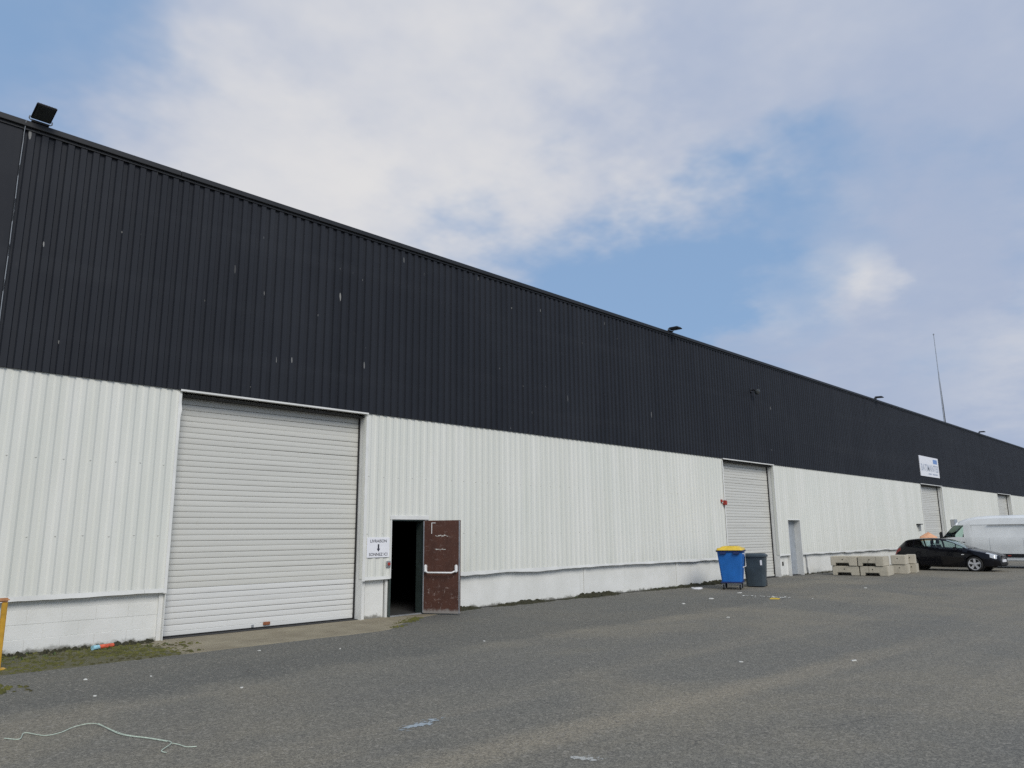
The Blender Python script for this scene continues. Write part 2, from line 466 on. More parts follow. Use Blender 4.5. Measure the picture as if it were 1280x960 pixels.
def f_concrete(t):
    p = t.pos()
    n = t.noise(p, 2.4, 5, 0.6)
    c = t.mix(t.rand(), (0.45, 0.415, 0.33), (0.55, 0.505, 0.41))
    c = t.mix(t.step(n, 0.45, 0.75, 0, 0.5), c, (0.32, 0.295, 0.235))
    st = t.noise(t.scale(p, (7, 7, 0.8)), 1.0, 4, 0.65)
    c = t.mix(t.step(st, 0.58, 0.72, 0, 0.6), c, (0.16, 0.145, 0.11))
    return pbsdf(t, c, 0.85, bump=t.noise(p, 18, 5, 0.65), bstr=0.35, bdist=0.02)
M['concrete'] = mat('cast_concrete', f_concrete)
M['bin_blue'] = plain('blue_plastic', (0.014, 0.135, 0.46), 0.45, 0, 0.10, 3)
M['bin_navy'] = plain('navy_plastic', (0.014, 0.03, 0.12), 0.5, 0, 0.1, 3)
M['bin_yellow'] = plain('yellow_plastic', (0.72, 0.50, 0.05), 0.45, 0, 0.10, 5)
M['bin_grey'] = plain('slate_plastic', (0.040, 0.058, 0.072), 0.5, 0, 0.15, 3)

M['car_paint'] = plain('black_car_paint', (0.004, 0.004, 0.006), 0.35, 0, 0.1, 3, 0.0, **{'Coat Weight': 0.45, 'Coat Roughness': 0.05, 'Specular IOR Level': 0.1})
M['van_paint'] = plain('white_van_paint', (0.76, 0.775, 0.76), 0.42, 0, 0.05, 1.5, 0.02, **{'Coat Weight': 0.15, 'Coat Roughness': 0.2})
M['alloy'] = plain('alloy', (0.62, 0.62, 0.63), 0.35, 0.4, 0.05)
M['seat'] = plain('seat_cloth', (0.04, 0.042, 0.045), 0.9)
M['lamp_glass'] = plain('lamp_glass', (0.55, 0.57, 0.58), 0.12, 0.2, 0.15, 12)
M['tail_red'] = plain('tail_lamp', (0.30, 0.02, 0.02), 0.2)
M['chrome'] = plain('chrome', (0.75, 0.75, 0.76), 0.15, 0.9, 0.02)
M['lens'] = plain('dark_lens', (0.05, 0.055, 0.055), 0.12, 0, 0.1)
def f_glass(t):
    tr = t.n('ShaderNodeBsdfTransparent', {'Color': (0.74, 0.87, 0.83, 1)})
    gl = t.n('ShaderNodeBsdfGlossy', {'Color': (1, 1, 1, 1), 'Roughness': 0.02})
    fr = t.n('ShaderNodeFresnel', {'IOR': 1.5})
    return t.n('ShaderNodeMixShader', {0: fr.outputs[0], 1: tr.outputs[0], 2: gl.outputs[0]}).outputs[0]
M['glass'] = mat('car_glass', f_glass)
M['twine'] = plain('twine', (0.50, 0.58, 0.48), 0.8, 0, 0.2, 40)
M['paper'] = plain('paper_scrap', (0.62, 0.62, 0.58), 0.8, 0, 0.15, 20)
M['paint_spill'] = plain('pale_paint', (0.42, 0.48, 0.52), 0.7, 0, 0.25, 25)
M['paint_spill2'] = plain('white_paint_worn', (0.46, 0.46, 0.43), 0.8, 0, 0.3, 25)
M['orange'] = plain('orange_cover', (0.74, 0.40, 0.24), 0.7, 0, 0.2, 4)
M['can_red'] = plain('can_red', (0.62, 0.11, 0.05), 0.4, 0, 0.3, 18)
M['can_blue'] = plain('can_blue', (0.28, 0.50, 0.58), 0.4, 0, 0.3, 18)

# ------------------------------------------------------------------ ground
WY = 13.886                      # front of the white cladding
m = MB()
m.add([(-900, -900, 0), (1500, -900, 0), (1500, 1500, 0), (-900, 1500, 0)], [(0, 1, 2, 3)])
tag(m.build('ground', M['asphalt']), kind='structure')
# concrete strip along the wall (ragged edge towards the tarmac)
m = MB()
edge = []
for i in range(121):
    x = -9.0 + i * 0.15
    edge.append((x, 12.10 + 0.05 * mnoise.noise((x * 1.3, 0, 0)) + 0.03 * mnoise.noise((x * 6, 3, 0))))
edge = [e for e in edge if e[0] < 8.75]
edge += [(8.95, 12.18), (9.4, 12.55), (9.9, 12.95), (10.4, 13.30), (11.0, 13.50), (11.6, 13.70)]
back = [(11.6, WY + 0.118), (-9.0, WY + 0.118)]
poly = edge + back
m.add([(x, y, 0.006) for x, y in poly], [tuple(range(len(poly)))])
m.add([(x, y, 0.006) for x, y in edge] + [(x, y - 0.02, -0.002) for x, y in edge],
      [(i, i + 1, i + 1 + len(edge), i + len(edge)) for i in range(len(edge) - 1)])
tag(m.build('concrete_apron', M['apron']), kind='structure')

# ------------------------------------------------------------------ warehouse (local y = 0 at the white cladding face)
wh = thing('warehouse', 'long warehouse with black ribbed cladding above white ribbed cladding', 'building', (0, WY, 0))
X0, X1 = -10.0, 120.0
Z_CL, Z_MID, Z_TOP = 0.85, 4.44, 8.56
DOORS = [(5.38, 9.43), (25.10, 29.12), (47.75, 51.80), (65.55, 69.60)]
PD1 = (10.19, 11.10, 2.09)
PD2 = (30.10, 31.22, 2.235)
OPEN = [(a, b, 4.40) for a, b in DOORS] + [PD1, PD2]
OPEN.sort()

def ribs(x0, x1, crest, trough, key):
    phase = 0.0
    key = [(dx, crest if up else trough) for dx, up in key]
    return _ribs(x0, x1, trough, key, phase)
def _ribs(x0, x1, trough, key, phase):
    """profile points (x, y) between x0 and x1, 0.2 m pitch"""
    P = 0.2
    pts = []
    k = math.floor((x0 - phase) / P) - 1
    allp = []
    while phase + k * P < x1 + P:
        for dx, y in key:
            allp.append((phase + k * P + dx, y))
        k += 1
    def at(x):
        for (a, ya), (b, yb) in zip(allp, allp[1:]):
            if a <= x <= b:
                return ya + (yb - ya) * (x - a) / (b - a) if b > a else ya
        return trough
    pts.append((x0, at(x0)))
    pts += [p for p in allp if x0 + 1e-4 < p[0] < x1 - 1e-4]
    pts.append((x1, at(x1)))
    return pts
sheet_cache = {}
KEYS = {'dark': [(0.0, 0), (0.070, 0), (0.088, 1), (0.182, 1)], 'white': [(0.0, 0), (0.080, 0), (0.112, 1), (0.168, 1)]}
def sheet(name, x0, x1, z0, z1, crest, trough, back, material, dy=0.0):
    key = (round(x1 - x0, 3), round(x0 % 1.0, 3), z0, z1, material)
    if key not in sheet_cache:
        xs = x0 % 1.0
        poly = ribs(xs, xs + (x1 - x0), crest, trough, KEYS[material]) + [(xs + (x1 - x0), back), (xs, back)]
        sheet_cache[key] = MB().prism(poly, 'z', z0, z1).mesh(name, M[material])
    return link(name, sheet_cache[key], wh, (math.floor(x0), dy, 0))

def spans(x0, x1, cuts):
    """split x0..x1 at whole metres and at the cuts"""
    xs = {round(x0, 3), round(x1, 3)} | {float(i) for i in range(math.ceil(x0 + 0.02), math.floor(x1 - 0.02) + 1)}
    xs |= {c for c in cuts if x0 < c < x1}
    xs = sorted(xs)
    out = []
    for a, b in zip(xs, xs[1:]):
        if b - a > 0.02:
            out.append((a, b))
    return out

# dark upper sheets; a smooth panel left of the lamp cable
for a, b in spans(X0, 0.4, []) + spans(2.40, X1, []):
    sheet('dark_sheet', a, b, Z_MID, Z_TOP, -0.035, -0.001, 0.05, 'dark', random.uniform(-0.0015, 0.0015))
MB().box(0.402, 2.398, -0.028, 0.05, Z_MID, Z_TOP).build('smooth_dark_panel', M['dark'], wh)
# white lower sheets
cuts = [c for o in OPEN for c in o[:2]]
for a, b in spans(X0, X1, cuts):
    mid = (a + b) / 2
    z0 = Z_CL
    skip = False
    for (oa, ob, oz) in OPEN:
        if oa - 1e-3 <= mid <= ob + 1e-3:
            if oz > 4: skip = True
            else: z0 = oz
    if not skip:
        sheet('white_sheet', a, b, z0, Z_MID + 0.10, 0.003, 0.018, 0.10, 'white', random.uniform(-0.0012, 0.0012))
# fixing screws of the white sheets
m = MB()
for zs in (3.05, 1.80):
    for i in range(150):
        x = -1.0 + i * 0.4 + 0.144
        if any(o[0] - 0.1 < x < o[1] + 0.1 and zs < o[2] + 0.1 for o in OPEN): continue
        m.lathe([(0.013, 0.0), (0.011, -0.006), (0.0, -0.008)], 7, 'y', (x, 0.001, zs + random.uniform(-0.012, 0.012)))
tag(m.build('fixing_screws', M['slat'], wh), kind='stuff')
# coping
cx = X0
while cx < X1:
    MB().box(cx + 0.003, cx + 2.997, -0.095, 0.30, 8.562, 8.665).build('coping', M['coping'], wh, bevel=0.008, seg=1)
    cx += 3.0
MB().box(X0, X1, -0.050, -0.036, 8.515, 8.5615).build('shadow_gap_strip', M['coping'], wh)  # dark strip standing in for the shadow gap under the coping
# inner leaf of the wall, with the openings left free
m = MB()
px = X0
for (oa, ob, oz) in OPEN:
    m.box(px, oa - 0.03, 0.14, 0.29, 0, 8.4)
    m.box(oa - 0.03, ob + 0.03, 0.14, 0.29, oz + 0.03, 8.4)
    px = ob + 0.03
m.box(px, X1, 0.14, 0.29, 0, 8.4)
m.build('inner_wall', M['inner'], wh)
MB().box(X0, X0 + 0.2, 0.30, 40, 0, 8.45).build('end_wall', M['dark'], wh)
MB().box(X1 - 0.2, X1, 0.30, 40, 0, 8.45).build('end_wall', M['dark'], wh)
MB().box(X0, X1, 40, 40.2, 0, 8.45).build('rear_wall', M['dark'], wh)
MB().add([(X0, 0.30, 8.42), (X1, 0.30, 8.42), (X1, 40.2, 8.46), (X0, 40.2, 8.46),
          (X0, 0.30, 8.36), (X1, 0.30, 8.36), (X1, 40.2, 8.40), (X0, 40.2, 8.40)],
         [(0, 1, 2, 3), (7, 6, 5, 4), (0, 4, 5, 1), (2, 6, 7, 3), (1, 5, 6, 2), (0, 3, 7, 4)]).build('roof', M['inner'], wh)
MB().box(X0 + 0.2, X1 - 0.2, 0.119, 40, 0.0, 0.018).build('floor_slab', M['inner'], wh)

# plinth: painted blocks on the left, rendered panels elsewhere
bp = MB().box(X0, 5.32, 0.119, 0.139, 0, 0.93).build('block_plinth', M['plinth'], wh)
bmesh_block = {}
for r in range(4):
    z0 = 0.006 + r * 0.22
    off = 0.25 if r % 2 else 0.0
    x = -3.2 + off
    while x < 5.30:
        b = min(x + 0.5, 5.32)
        L = round(b - x - 0.002, 3)
        if L > 0.05:
            if L not in bmesh_block:
                bmesh_block[L] = MB().box(0, L, 0.0, 0.02, 0, 0.2165).mesh('block', M['plinth'], bevel=0.0025, seg=1)
            link('block', bmesh_block[L], bp, (x + 0.001, 0.1125 + r % 2 * 0.003 + random.uniform(0, 0.0012), z0))
        x += 0.5
def plinth(a, b):
    MB().box(a, b, 0.118 + random.uniform(-0.003, 0.003), 0.139, 0, 0.93).build('plinth_panel', M['plinth'], wh)
plinth(9.60, 10.08)
joints = [11.15, 17.06, 21.84, 25.05]
for a, b in zip(joints, joints[1:]):
    plinth(a + 0.01, b - 0.01)
for j in joints[1:3]:
    MB().box(j - 0.055, j + 0.055, 0.100, 0.1145, 0, 0.84).build('pilaster', M['plinth'], wh, bevel=0.006, seg=1)
plinth(29.17, 30.06)
for a in range(31, 118, 5):
    a0, b0 = max(a, 31.26) + 0.01, min(a + 5, 119.9) - 0.01
    for (da, db) in DOORS[2:]:
        if a0 < db + 0.05 and b0 > da - 0.05:
            if a0 < da - 0.05: plinth(a0, da - 0.05)
            a0 = db + 0.05
    if b0 - a0 > 0.2: plinth(a0, b0)
MB().tube([(31.75, 0.09, 0.84), (31.75, 0.09, 0.30), (31.78, 0.07, 0.12), (31.80, 0.02, 0.03)], 0.035, 8).build('drain_pipe', M['galv'], wh, smooth=True)

# dented flashing along the foot of the white sheets
def flashing(a, b, dents):
    n = max(2, int((b - a) / 0.12))
    vs, fs = [], []
    for i in range(n + 1):
        x = a + (b - a) * i / n
        dz = dents * (mnoise.noise((x * 0.9, 1.7, 0)) * 0.035 + mnoise.noise((x * 3.1, 5.1, 0)) * 0.014)
        dy = dents * mnoise.noise((x * 1.7, 9.1, 0)) * 0.018
        zt, zb = 0.865, 0.815 + dz
        vs += [(x, -0.004 + dy * 0.3, zt + 0.02), (x, -0.010 + dy, zb), (x, 0.112, zb + 0.015), (x, 0.112, zb + 0.03), (x, 0.004 + dy, zb + 0.012), (x, 0.0, zt + 0.02)]
    k = 6
    for i in range(n):
        for j in range(k):
            fs.append((i * k + j, i * k + (j + 1) % k, (i + 1) * k + (j + 1) % k, (i + 1) * k + j))
    fs += [tuple(range(k)), tuple(range(n * k, n * k + k))[::-1]]
    MB().add(vs, fs).build('foot_flashing', M['trim'], wh)
segs = []
def seg(a, b, L, d):
    x = a
    while x < b - 0.05:
        e = min(x + L, b)
        flashing(x, e - 0.004, d)
        x = e
seg(X0, 5.36, 3.0, 0.8)
seg(9.45, 10.18, 3.0, 0.5)
seg(11.14, 25.06, 2.4, 1.0)
seg(29.14, 30.08, 3.0, 0.5)
seg(31.24, 47.7, 2.7, 1.0)
seg(51.84, 65.5, 3.0, 0.6)
seg(69.64, X1, 3.0, 0.6)

# roller doors
def slat_mesh(width, material):
    pr = [(0.022, 0.0), (-0.003, 0.001), (-0.007, 0.012), (-0.0095, 0.030), (-0.010, 0.060), (-0.0090, 0.092), (-0.004, 0.1005), (0.022, 0.1015),
          (0.030, 0.1015), (0.030, 0.0)]
    me = MB().prism(pr, 'x', 0, width).mesh('slat', M[material])
    return me
SLAT_Y = 0.30
sm_old = slat_mesh(4.06, 'slat'); sm_new = slat_mesh(4.06, 'slat_new')
for di, (a, b) in enumerate(DOORS):
    sc = (b - a + 0.02) / 4.06
    rd = MB().box(a - 0.01, b + 0.01, SLAT_Y + 0.05, SLAT_Y + 0.06, 0.03, 4.46).build('roller_door', M['black'], wh)
    z = 0.115
    k = 0
    while z < 4.36:
        o = link('slat', sm_new if (di == 0 and k < 7) else sm_old, rd, (a - 0.01, SLAT_Y + random.uniform(-0.0035, 0.0035), z))
        o.scale = (sc, 1, 1)
        o.rotation_euler = (0, random.uniform(-0.0011, 0.0011), 0)
        z += 0.1055
        k += 1
    MB().box(a + 0.02, b - 0.02, SLAT_Y - 0.03, SLAT_Y + 0.03, 0.040, 0.112).build('bottom_bar', M['slat_new' if di == 0 else 'slat'], rd, bevel=0.006, seg=1)
    MB().box(a + 0.02, b - 0.02, SLAT_Y - 0.02, SLAT_Y + 0.02, 0.022, 0.039).build('rubber_seal', M['rubber'], rd)
    for gx, gw in ((a - 0.012, 0.042), (b - 0.012, 0.024)):
        MB().box(gx, gx + gw, SLAT_Y - 0.055, SLAT_Y - 0.018, 0.02, 4.36).build('guide_rail', M['trim' if gx < b - 1 else 'black'], rd)
    if di == 0:
        MB().box(7.36, 7.50, SLAT_Y - 0.065, SLAT_Y - 0.031, 0.07, 0.13).build('latch', M['rust'], rd, bevel=0.008, seg=1)
        MB().box(7.12, 7.17, SLAT_Y - 0.045, SLAT_Y - 0.031, 0.05, 0.10).build('latch', M['galv'], rd, bevel=0.004, seg=1)
    # jambs, head and corner flashings
    MB().box(a - 0.024, a - 0.014, 0.0, SLAT_Y + 0.03, 0.0, 4.40).build('jamb_lining', M['trim'], wh)
    MB().box(b + 0.014, b + 0.024, 0.0, SLAT_Y + 0.03, 0.0, 4.40).build('jamb_lining', M['trim'], wh)
    MB().box(a - 0.03, b + 0.03, 0.06, SLAT_Y + 0.04, 4.345, 4.36).build('head_lining', M['inner'], wh)
    m = MB()
    m.box(a - 0.05, b + 0.035, -0.050, -0.0405, 4.412, 4.445)
    m.box(a - 0.05, b + 0.035, -0.0404, 0.06, 4.412, 4.420)
    m.build('head_flashing', M['trim'], wh)
    n = 24
    vs, fs = [], []
    for i in range(n + 1):
        z = 0.80 + (4.36 - 0.80) * i / n
        w_ = 0.012 * mnoise.noise((di * 9.1, z * 1.1, 3)) + (0.018 if abs(z - 4.0) < 0.08 else 0)
        vs += [(a - 0.065, -0.008, z), (a - 0.013 + w_, -0.014 - w_ * 0.6, z), (a - 0.008 + w_, 0.03, z), (a - 0.062, 0.0, z)]
    for i in range(n):
        for j in range(4):
            fs.append((i * 4 + j, i * 4 + (j + 1) % 4, i * 4 + 4 + (j + 1) % 4, i * 4 + 4 + j))
    fs += [(0, 1, 2, 3), (n * 4 + 3, n * 4 + 2, n * 4 + 1, n * 4)]
    MB().add(vs, fs).build('corner_flashing', M['trim'], wh)
    MB().box(b + 0.004, b + 0.075, -0.012, 0.0, 0.80, 4.368).build('corner_flashing', M['trim'], wh)
    MB().box(a - 0.10, a - 0.025, 0.075, 0.139, 0.0, 0.81).build('corner_post', M['trim'], wh, bevel=0.004, seg=1)
    MB().box(b + 0.025, b + 0.14, 0.075, 0.139, 0.0, 0.81).build('corner_post', M['trim'], wh, bevel=0.004, seg=1)

# open fire door
a, b, h = PD1
m = MB()
m.box(a - 0.028, a + 0.006, 0.001, 0.26, 0.0, h - 0.007); m.box(b - 0.006, b + 0.028, -0.006, 0.26, 0.0, h - 0.007); m.box(a - 0.028, b + 0.028, 0.001, 0.26, h - 0.006, h + 0.028)
m.build('door_frame', M['frame_green'], wh)
MB().box(a - 0.085, a - 0.031, 0.06, 0.139, 0.0, 0.81).build('corner_post', M['trim'], wh, bevel=0.004, seg=1)
MB().box(a - 0.05, b + 0.14, -0.022, 0.0, h + 0.02, h + 0.11).build('door_head_trim', M['trim'], wh, bevel=0.004, seg=1)
MB().box(a - 0.035, a - 0.003, -0.016, 0.0, Z_CL - 0.02, h + 0.02).build('door_side_trim', M['trim'], wh)
MB().box(a, b, 0.02, 0.12, 0.007, 0.03).build('threshold', M['galv'], wh)
leaf = MB().box(0, 0.90, -0.045, 0.0, 0.03, 2.09).build('fire_door', M['brown'], wh, (b + 0.005, -0.02, 0), bevel=0.004, seg=1)
leaf['label'] = 'scuffed brown fire door leaf standing open'
leaf.rotation_euler = (0, 0, RAD(-62))
yb = -0.045       # inner face of the leaf (turned to the camera)
m = MB()
m.tube([(0.10, yb - 0.07, 0.955), (0.16, yb - 0.105, 0.925), (0.74, yb - 0.105, 0.925), (0.80, yb - 0.07, 0.955)], 0.019, 10)
m.build('push_bar', M['white_plastic'], leaf, smooth=True)
for xx in (0.055, 0.80):
    MB().box(xx, xx + 0.055, yb - 0.085, yb, 0.93, 1.10).build('push_bar_bracket', M['white_plastic'], leaf, bevel=0.018, seg=3)
MB().box(-0.002, 0.022, yb - 0.006, yb, 0.04, 2.08).build('edge_strip', M['galv'], leaf)
MB().box(0.872, 0.897, yb - 0.006, yb, 0.04, 2.08).build('edge_strip', M['galv'], leaf)
m = MB()
m.box(0.20, 0.212, yb - 0.012, yb, 1.79, 2.04); m.box(0.212, 0.30, yb - 0.012, yb, 2.028, 2.04)
m.build('closer_rod', M['white_plastic'], leaf)
def scrawl(x0, x1, z, hgt, seed, parent):
    rr = random.Random(seed)
    m = MB()
    x = x0
    while x < x1:
        wd = rr.uniform(0.012, 0.03)
        zz0 = z + rr.uniform(-0.3, 0.3) * hgt
        m.box(x, x + wd, yb - 0.003, yb, zz0, zz0 + rr.uniform(0.25, 0.8) * hgt)
        x += wd + rr.uniform(0.001, 0.014)
    m.build('worn_lettering', M['paper'], parent)
scrawl(0.30, 0.60, 1.735, 0.035, 3, leaf)
scrawl(0.29, 0.56, 1.43, 0.035, 8, leaf)
for hz in (0.3, 1.05, 1.85):
    MB().tube([(0.0, 0.004, hz), (0.0, 0.004, hz + 0.11)], 0.011, 8).build('hinge', M['galv'], leaf, smooth=True)

# recessed grey side door
a, b, h = PD2
m = MB()
m.box(a - 0.028, a + 0.006, -0.004, 0.288, 0.0, h - 0.007); m.box(b - 0.006, b + 0.028, -0.004, 0.288, 0.0, h - 0.007); m.box(a - 0.028, b + 0.028, -0.004, 0.288, h - 0.006, h + 0.028)
m.build('door_frame', M['trim'], wh)
d2 = MB().box(a + 0.01, b - 0.01, 0.26, 0.285, 0.03, h - 0.01).build('side_door', M['greydoor'], wh)
MB().box(a + 0.012, a + 0.30, 0.236, 0.259, 0.04, h - 0.02).build('dark_door_strip', M['black'], d2)  # black strip over the left part of the door
MB().tube([(a + 0.16, 0.22, 1.02), (a + 0.28, 0.22, 1.02)], 0.012, 8).build('handle', M['galv'], d2, smooth=True)
MB().box(29.52, 29.62, 0.092, 0.114, 0.42, 0.58).build('lock_box', M['black'], wh, bevel=0.02, seg=3)

# ------------------------------------------------------------------ things fixed to the warehouse
def W(x, y, z): return (x, WY + y, z)
# delivery sign
s = thing('delivery_sign', 'white sign reading LIVRAISON SONNEZ ICI beside the open doorway', 'sign', W(9.835, -0.014, 1.29))
MB().box(-0.30, 0.30, 0.0, 0.010, 0.0, 0.43).build('panel', M['sign_white'], s, bevel=0.003, seg=1)
link('lettering', text_mesh('LIVRAISON', 0.090, M['ink'], 'lettering', bold=0.0006), s, (0, -0.002, 0.35))
link('lettering', text_mesh('SONNEZ ICI', 0.090, M['ink'], 'lettering', bold=0.0006), s, (0, -0.002, 0.065))
MB().add([(-0.020, -0.0025, 0.285), (0.020, -0.0025, 0.285), (0.020, -0.0025, 0.19), (0.046, -0.0025, 0.19), (0, -0.0025, 0.125),
          (-0.046, -0.0025, 0.19), (-0.020, -0.0025, 0.19)], [tuple(range(7))]).build('arrow', M['ink'], s)
s = thing('bell_push', 'small grey and red bell push below the delivery sign', 'doorbell', W(10.105, -0.05, 1.08))
MB().box(-0.05, 0.05, 0.0, 0.05, 0.0, 0.13).build('housing', M['galv'], s, bevel=0.01)
MB().lathe([(0.036, 0.0), (0.034, -0.016), (0.0, -0.018)], 16, 'y', (-0.005, 0.0, 0.065)).build('button', M['red'], s, smooth=True)
# company board
s = thing('company_board', 'pale company name board high on the black cladding', 'sign', W(47.85, -0.075, 4.90))
MB().box(0, 3.58, 0, 0.035, 0, 1.19).build('panel', M['sign_white'], s)
link('lettering', text_mesh('BATIMANTES', 0.56, M['pale_ink'], 'lettering', bold=0.012), s, (1.80, -0.003, 0.50))
MB().box(2.55, 3.35, -0.003, 0, 0.82, 1.08).build('blue_block', M['blue_ink'], s)
m = MB()
m.box(1.45, 2.05, -0.003, 0, 0.12, 0.21); m.box(2.25, 3.25, -0.003, 0, 0.12, 0.21)
m.build('small_print', M['pale_ink'], s)
for q in (0.3, 3.2):
    MB().box(q, q + 0.06, 0.036, 0.075, 0.05, 1.14).build('batten', M['galv'], s)
# alarm sounder
s = thing('alarm_sounder', 'red alarm sounder beside the second roller door', 'alarm', W(24.90, -0.002, 2.70))
MB().box(-0.15, -0.06, -0.045, 0.0, 0.13, 0.23).build('back_box', M['red'], s, bevel=0.01)
MB().box(-0.01, 0.12, -0.13, 0.0, 0.03, 0.20).build('sounder', M['red'], s, bevel=0.02)
MB().box(-0.06, -0.02, -0.03, 0.0, 0.10, 0.16).build('conduit', M['white_plastic'], s)
# surveillance camera
s = thing('surveillance_camera', 'small black surveillance camera on the black cladding', 'camera', W(27.65, -0.036, 7.25))
MB().box(-0.07, 0.07, -0.03, 0.0, 0.0, 0.16).build('wall_plate', M['black'], s, bevel=0.006, seg=1)
MB().tube([(0, -0.02, 0.08), (0, -0.16, 0.08), (0, -0.20, 0.04)], 0.028, 8).build('arm', M['black'], s, smooth=True)
MB().lathe([(0.0, -0.17), (0.06, -0.155), (0.10, -0.10), (0.11, -0.03), (0.10, 0.03), (0.0, 0.04)], 18, 'z', (0, -0.26, 0.04)).build('dome', M['lens'], s, smooth=True)
# small boxes near the third roller door
s = thing('bulkhead_lamp', 'small dark hooded wall lamp left of the third roller door', 'lamp', W(46.42, -0.002, 1.78))
MB().box(-0.16, 0.20, -0.22, 0.0, 0.30, 0.35).build('hood', M['black'], s)
MB().box(0.09, 0.17, -0.12, 0.0, -0.05, 0.299).build('body', M['galv'], s, bevel=0.01)
s = thing('meter_box', 'grey meter box on the white cladding behind the van', 'box', W(53.2, -0.002, 2.0))
MB().box(-0.34, 0.34, -0.20, 0.0, 0.0, 0.42).build('case', M['galv'], s, bevel=0.015)
MB().box(-0.30, 0.30, -0.207, -0.2, 0.04, 0.38).build('cover', M['greydoor'], s)

# floodlights on the coping
LAMPX = [2.62, 21.9, 41.6, 62.3]
LL = ['black floodlight over the smooth panel at the left end of the roof edge',
      'black floodlight on the roof edge, second from the left',
      'black floodlight on the roof edge, nearest left of the antenna mast',
      'black floodlight on the roof edge just right of the antenna mast']
def rotx(vs, ang, c):
    ca, sa = math.cos(ang), math.sin(ang)
    return [(x, c[0] + (y - c[0]) * ca - (z - c[1]) * sa, c[1] + (y - c[0]) * sa + (z - c[1]) * ca) for x, y, z in vs]
def floodlight(label, lx, ang):
    fl = thing('floodlight', label, 'floodlight', W(lx, -0.08, 8.667), 0, 'floodlights along the roof edge')
    def tilted(m):
        m.v = rotx(m.v, ang, (0.0, 0.08))
        return m
    MB().box(-0.13, 0.13, -0.04, 0.16, 0.0, 0.03).build('base_plate', M['black'], fl, bevel=0.004, seg=1)
    m = MB()
    m.tube([(-0.165, -0.04, 0.09), (-0.171, -0.02, 0.05), (-0.155, -0.01, 0.036), (0.155, -0.01, 0.036), (0.171, -0.02, 0.05), (0.165, -0.04, 0.09)], 0.011, 6)
    m.build('bracket', M['galv'], fl, smooth=True)
    tilted(MB().box(-0.15, 0.15, -0.40, 0.0, 0.055, 0.09)).build('housing', M['black'], fl, bevel=0.01)
    tilted(MB().box(-0.125, 0.125, -0.38, -0.03, 0.049, 0.0545)).build('front_glass', M['lens'], fl)
    tilted(MB().box(-0.09, 0.09, -0.36, -0.25, 0.044, 0.0485)).build('reflector', M['lens'], fl)
    for k in range(7):
        xx = -0.12 + k * 0.04
        tilted(MB().box(xx - 0.006, xx + 0.006, -0.36, -0.03, 0.101, 0.122)).build('cooling_fin', M['black'], fl)
for lx, lb, an in zip(LAMPX, LL, (-15, 2, 3, 2)):
    floodlight(lb, lx, RAD(an))
# cable down from the first floodlight
m = MB()
pts = []
for i in range(23):
    z = 8.66 - i * 0.2
    x = 2.415 + 0.006 * mnoise.noise((i * 0.3, 0, 0))
    pts.append(W(x, -0.048 - (0.055 if i < 1 else 0), z))
m.tube(pts, 0.0055, 6)
tag(m.build('cable', M['greydoor'], smooth=True), 'thin pale cable hanging down from the leftmost floodlight', 'cable')
# antenna
s = thing('antenna_mast', 'slender antenna mast with guy wire on the roof', 'antenna', W(57.75, 0.9, 8.40))
MB().tube([(0, 0, 0), (0, 0, 4.0), (0, 0, 4.01), (0, 0, 7.0)], [0.045, 0.04, 0.028, 0.022], 8).build('mast', M['galv'], s, smooth=True)
MB().lathe([(0.0, 6.97), (0.05, 7.0), (0.055, 7.06), (0.0, 7.12)], 12).build('tip', M['galv'], s, smooth=True)
MB().tube([(0, 0, 4.3), (0.75, 0.15, 2.1), (1.42, 0.3, 0.02)], 0.032, 5).build('guy_wire', M['black'], s, smooth=True)
MB().box(-0.2, 0.2, -0.2, 0.2, 0.03, 0.08).build('foot_plate', M['galv'], s)

# ------------------------------------------------------------------ yellow guard at the left edge
s = thing('guard_rail', 'yellow steel guard post with a worn orange top at the left edge', 'barrier', (2.67, 12.62, 0))
for gx in (0.02, -1.5):
    MB().box(gx - 0.033, gx + 0.033, -0.033, 0.033, 0.0, 0.90).build('post', M['yellow'], s, bevel=0.008)
    MB().box(gx - 0.09, gx + 0.09, -0.09, 0.09, 0.0065, 0.02).build('foot_plate', M['yellow'], s)
m = MB()
m.box(-1.58, 0.07, -0.055, 0.055, 0.902, 0.955)
m.build('top_rail', M['orange_cap'], s, bevel=0.02)

# ------------------------------------------------------------------ bins
def taper_box(hx0, hy0, hx1, hy1, z0, z1, rad, n=5):
    """rounded-rectangle frustum"""
    m = MB()
    def ring(hx, hy, z):
        pts = []
        for qx, qy, a0 in ((1, 1, 0), (-1, 1, 90), (-1, -1, 180), (1, -1, 270)):
            for k in range(n + 1):
                a = RAD(a0 + 90 * k / n)
                pts.append((qx * (hx - rad) + rad * math.cos(a), qy * (hy - rad) + rad * math.sin(a), z))
        return pts
    r0, r1 = ring(hx0, hy0, z0), ring(hx1, hy1, z1)
    k = len(r0)
    return m.add(r0 + r1, [(i, (i + 1) % k, k + (i + 1) % k, k + i) for i in range(k)] + [tuple(range(k))[::-1], tuple(range(k, 2 * k))])

def castor(parent, x, y, r):
    wl = MB().lathe([(0.0, -0.025), (r * 0.9, -0.025), (r, -0.015), (r, 0.015), (r * 0.9, 0.025), (0.0, 0.025)], 16, 'x', (x, y, r)).build('castor', M['rubber'], parent, smooth=True)
    m = MB()
    m.box(x - 0.04, x - 0.03, y - 0.03, y + 0.03, r * 0.8, 2 * r + 0.04); m.box(x + 0.03, x + 0.04, y - 0.03, y + 0.03, r * 0.8, 2 * r + 0.04)
    m.box(x - 0.045, x + 0.045, y - 0.045, y + 0.045, 2 * r + 0.041, 2 * r + 0.055)
    m.build('fork', M['galv'], wl)
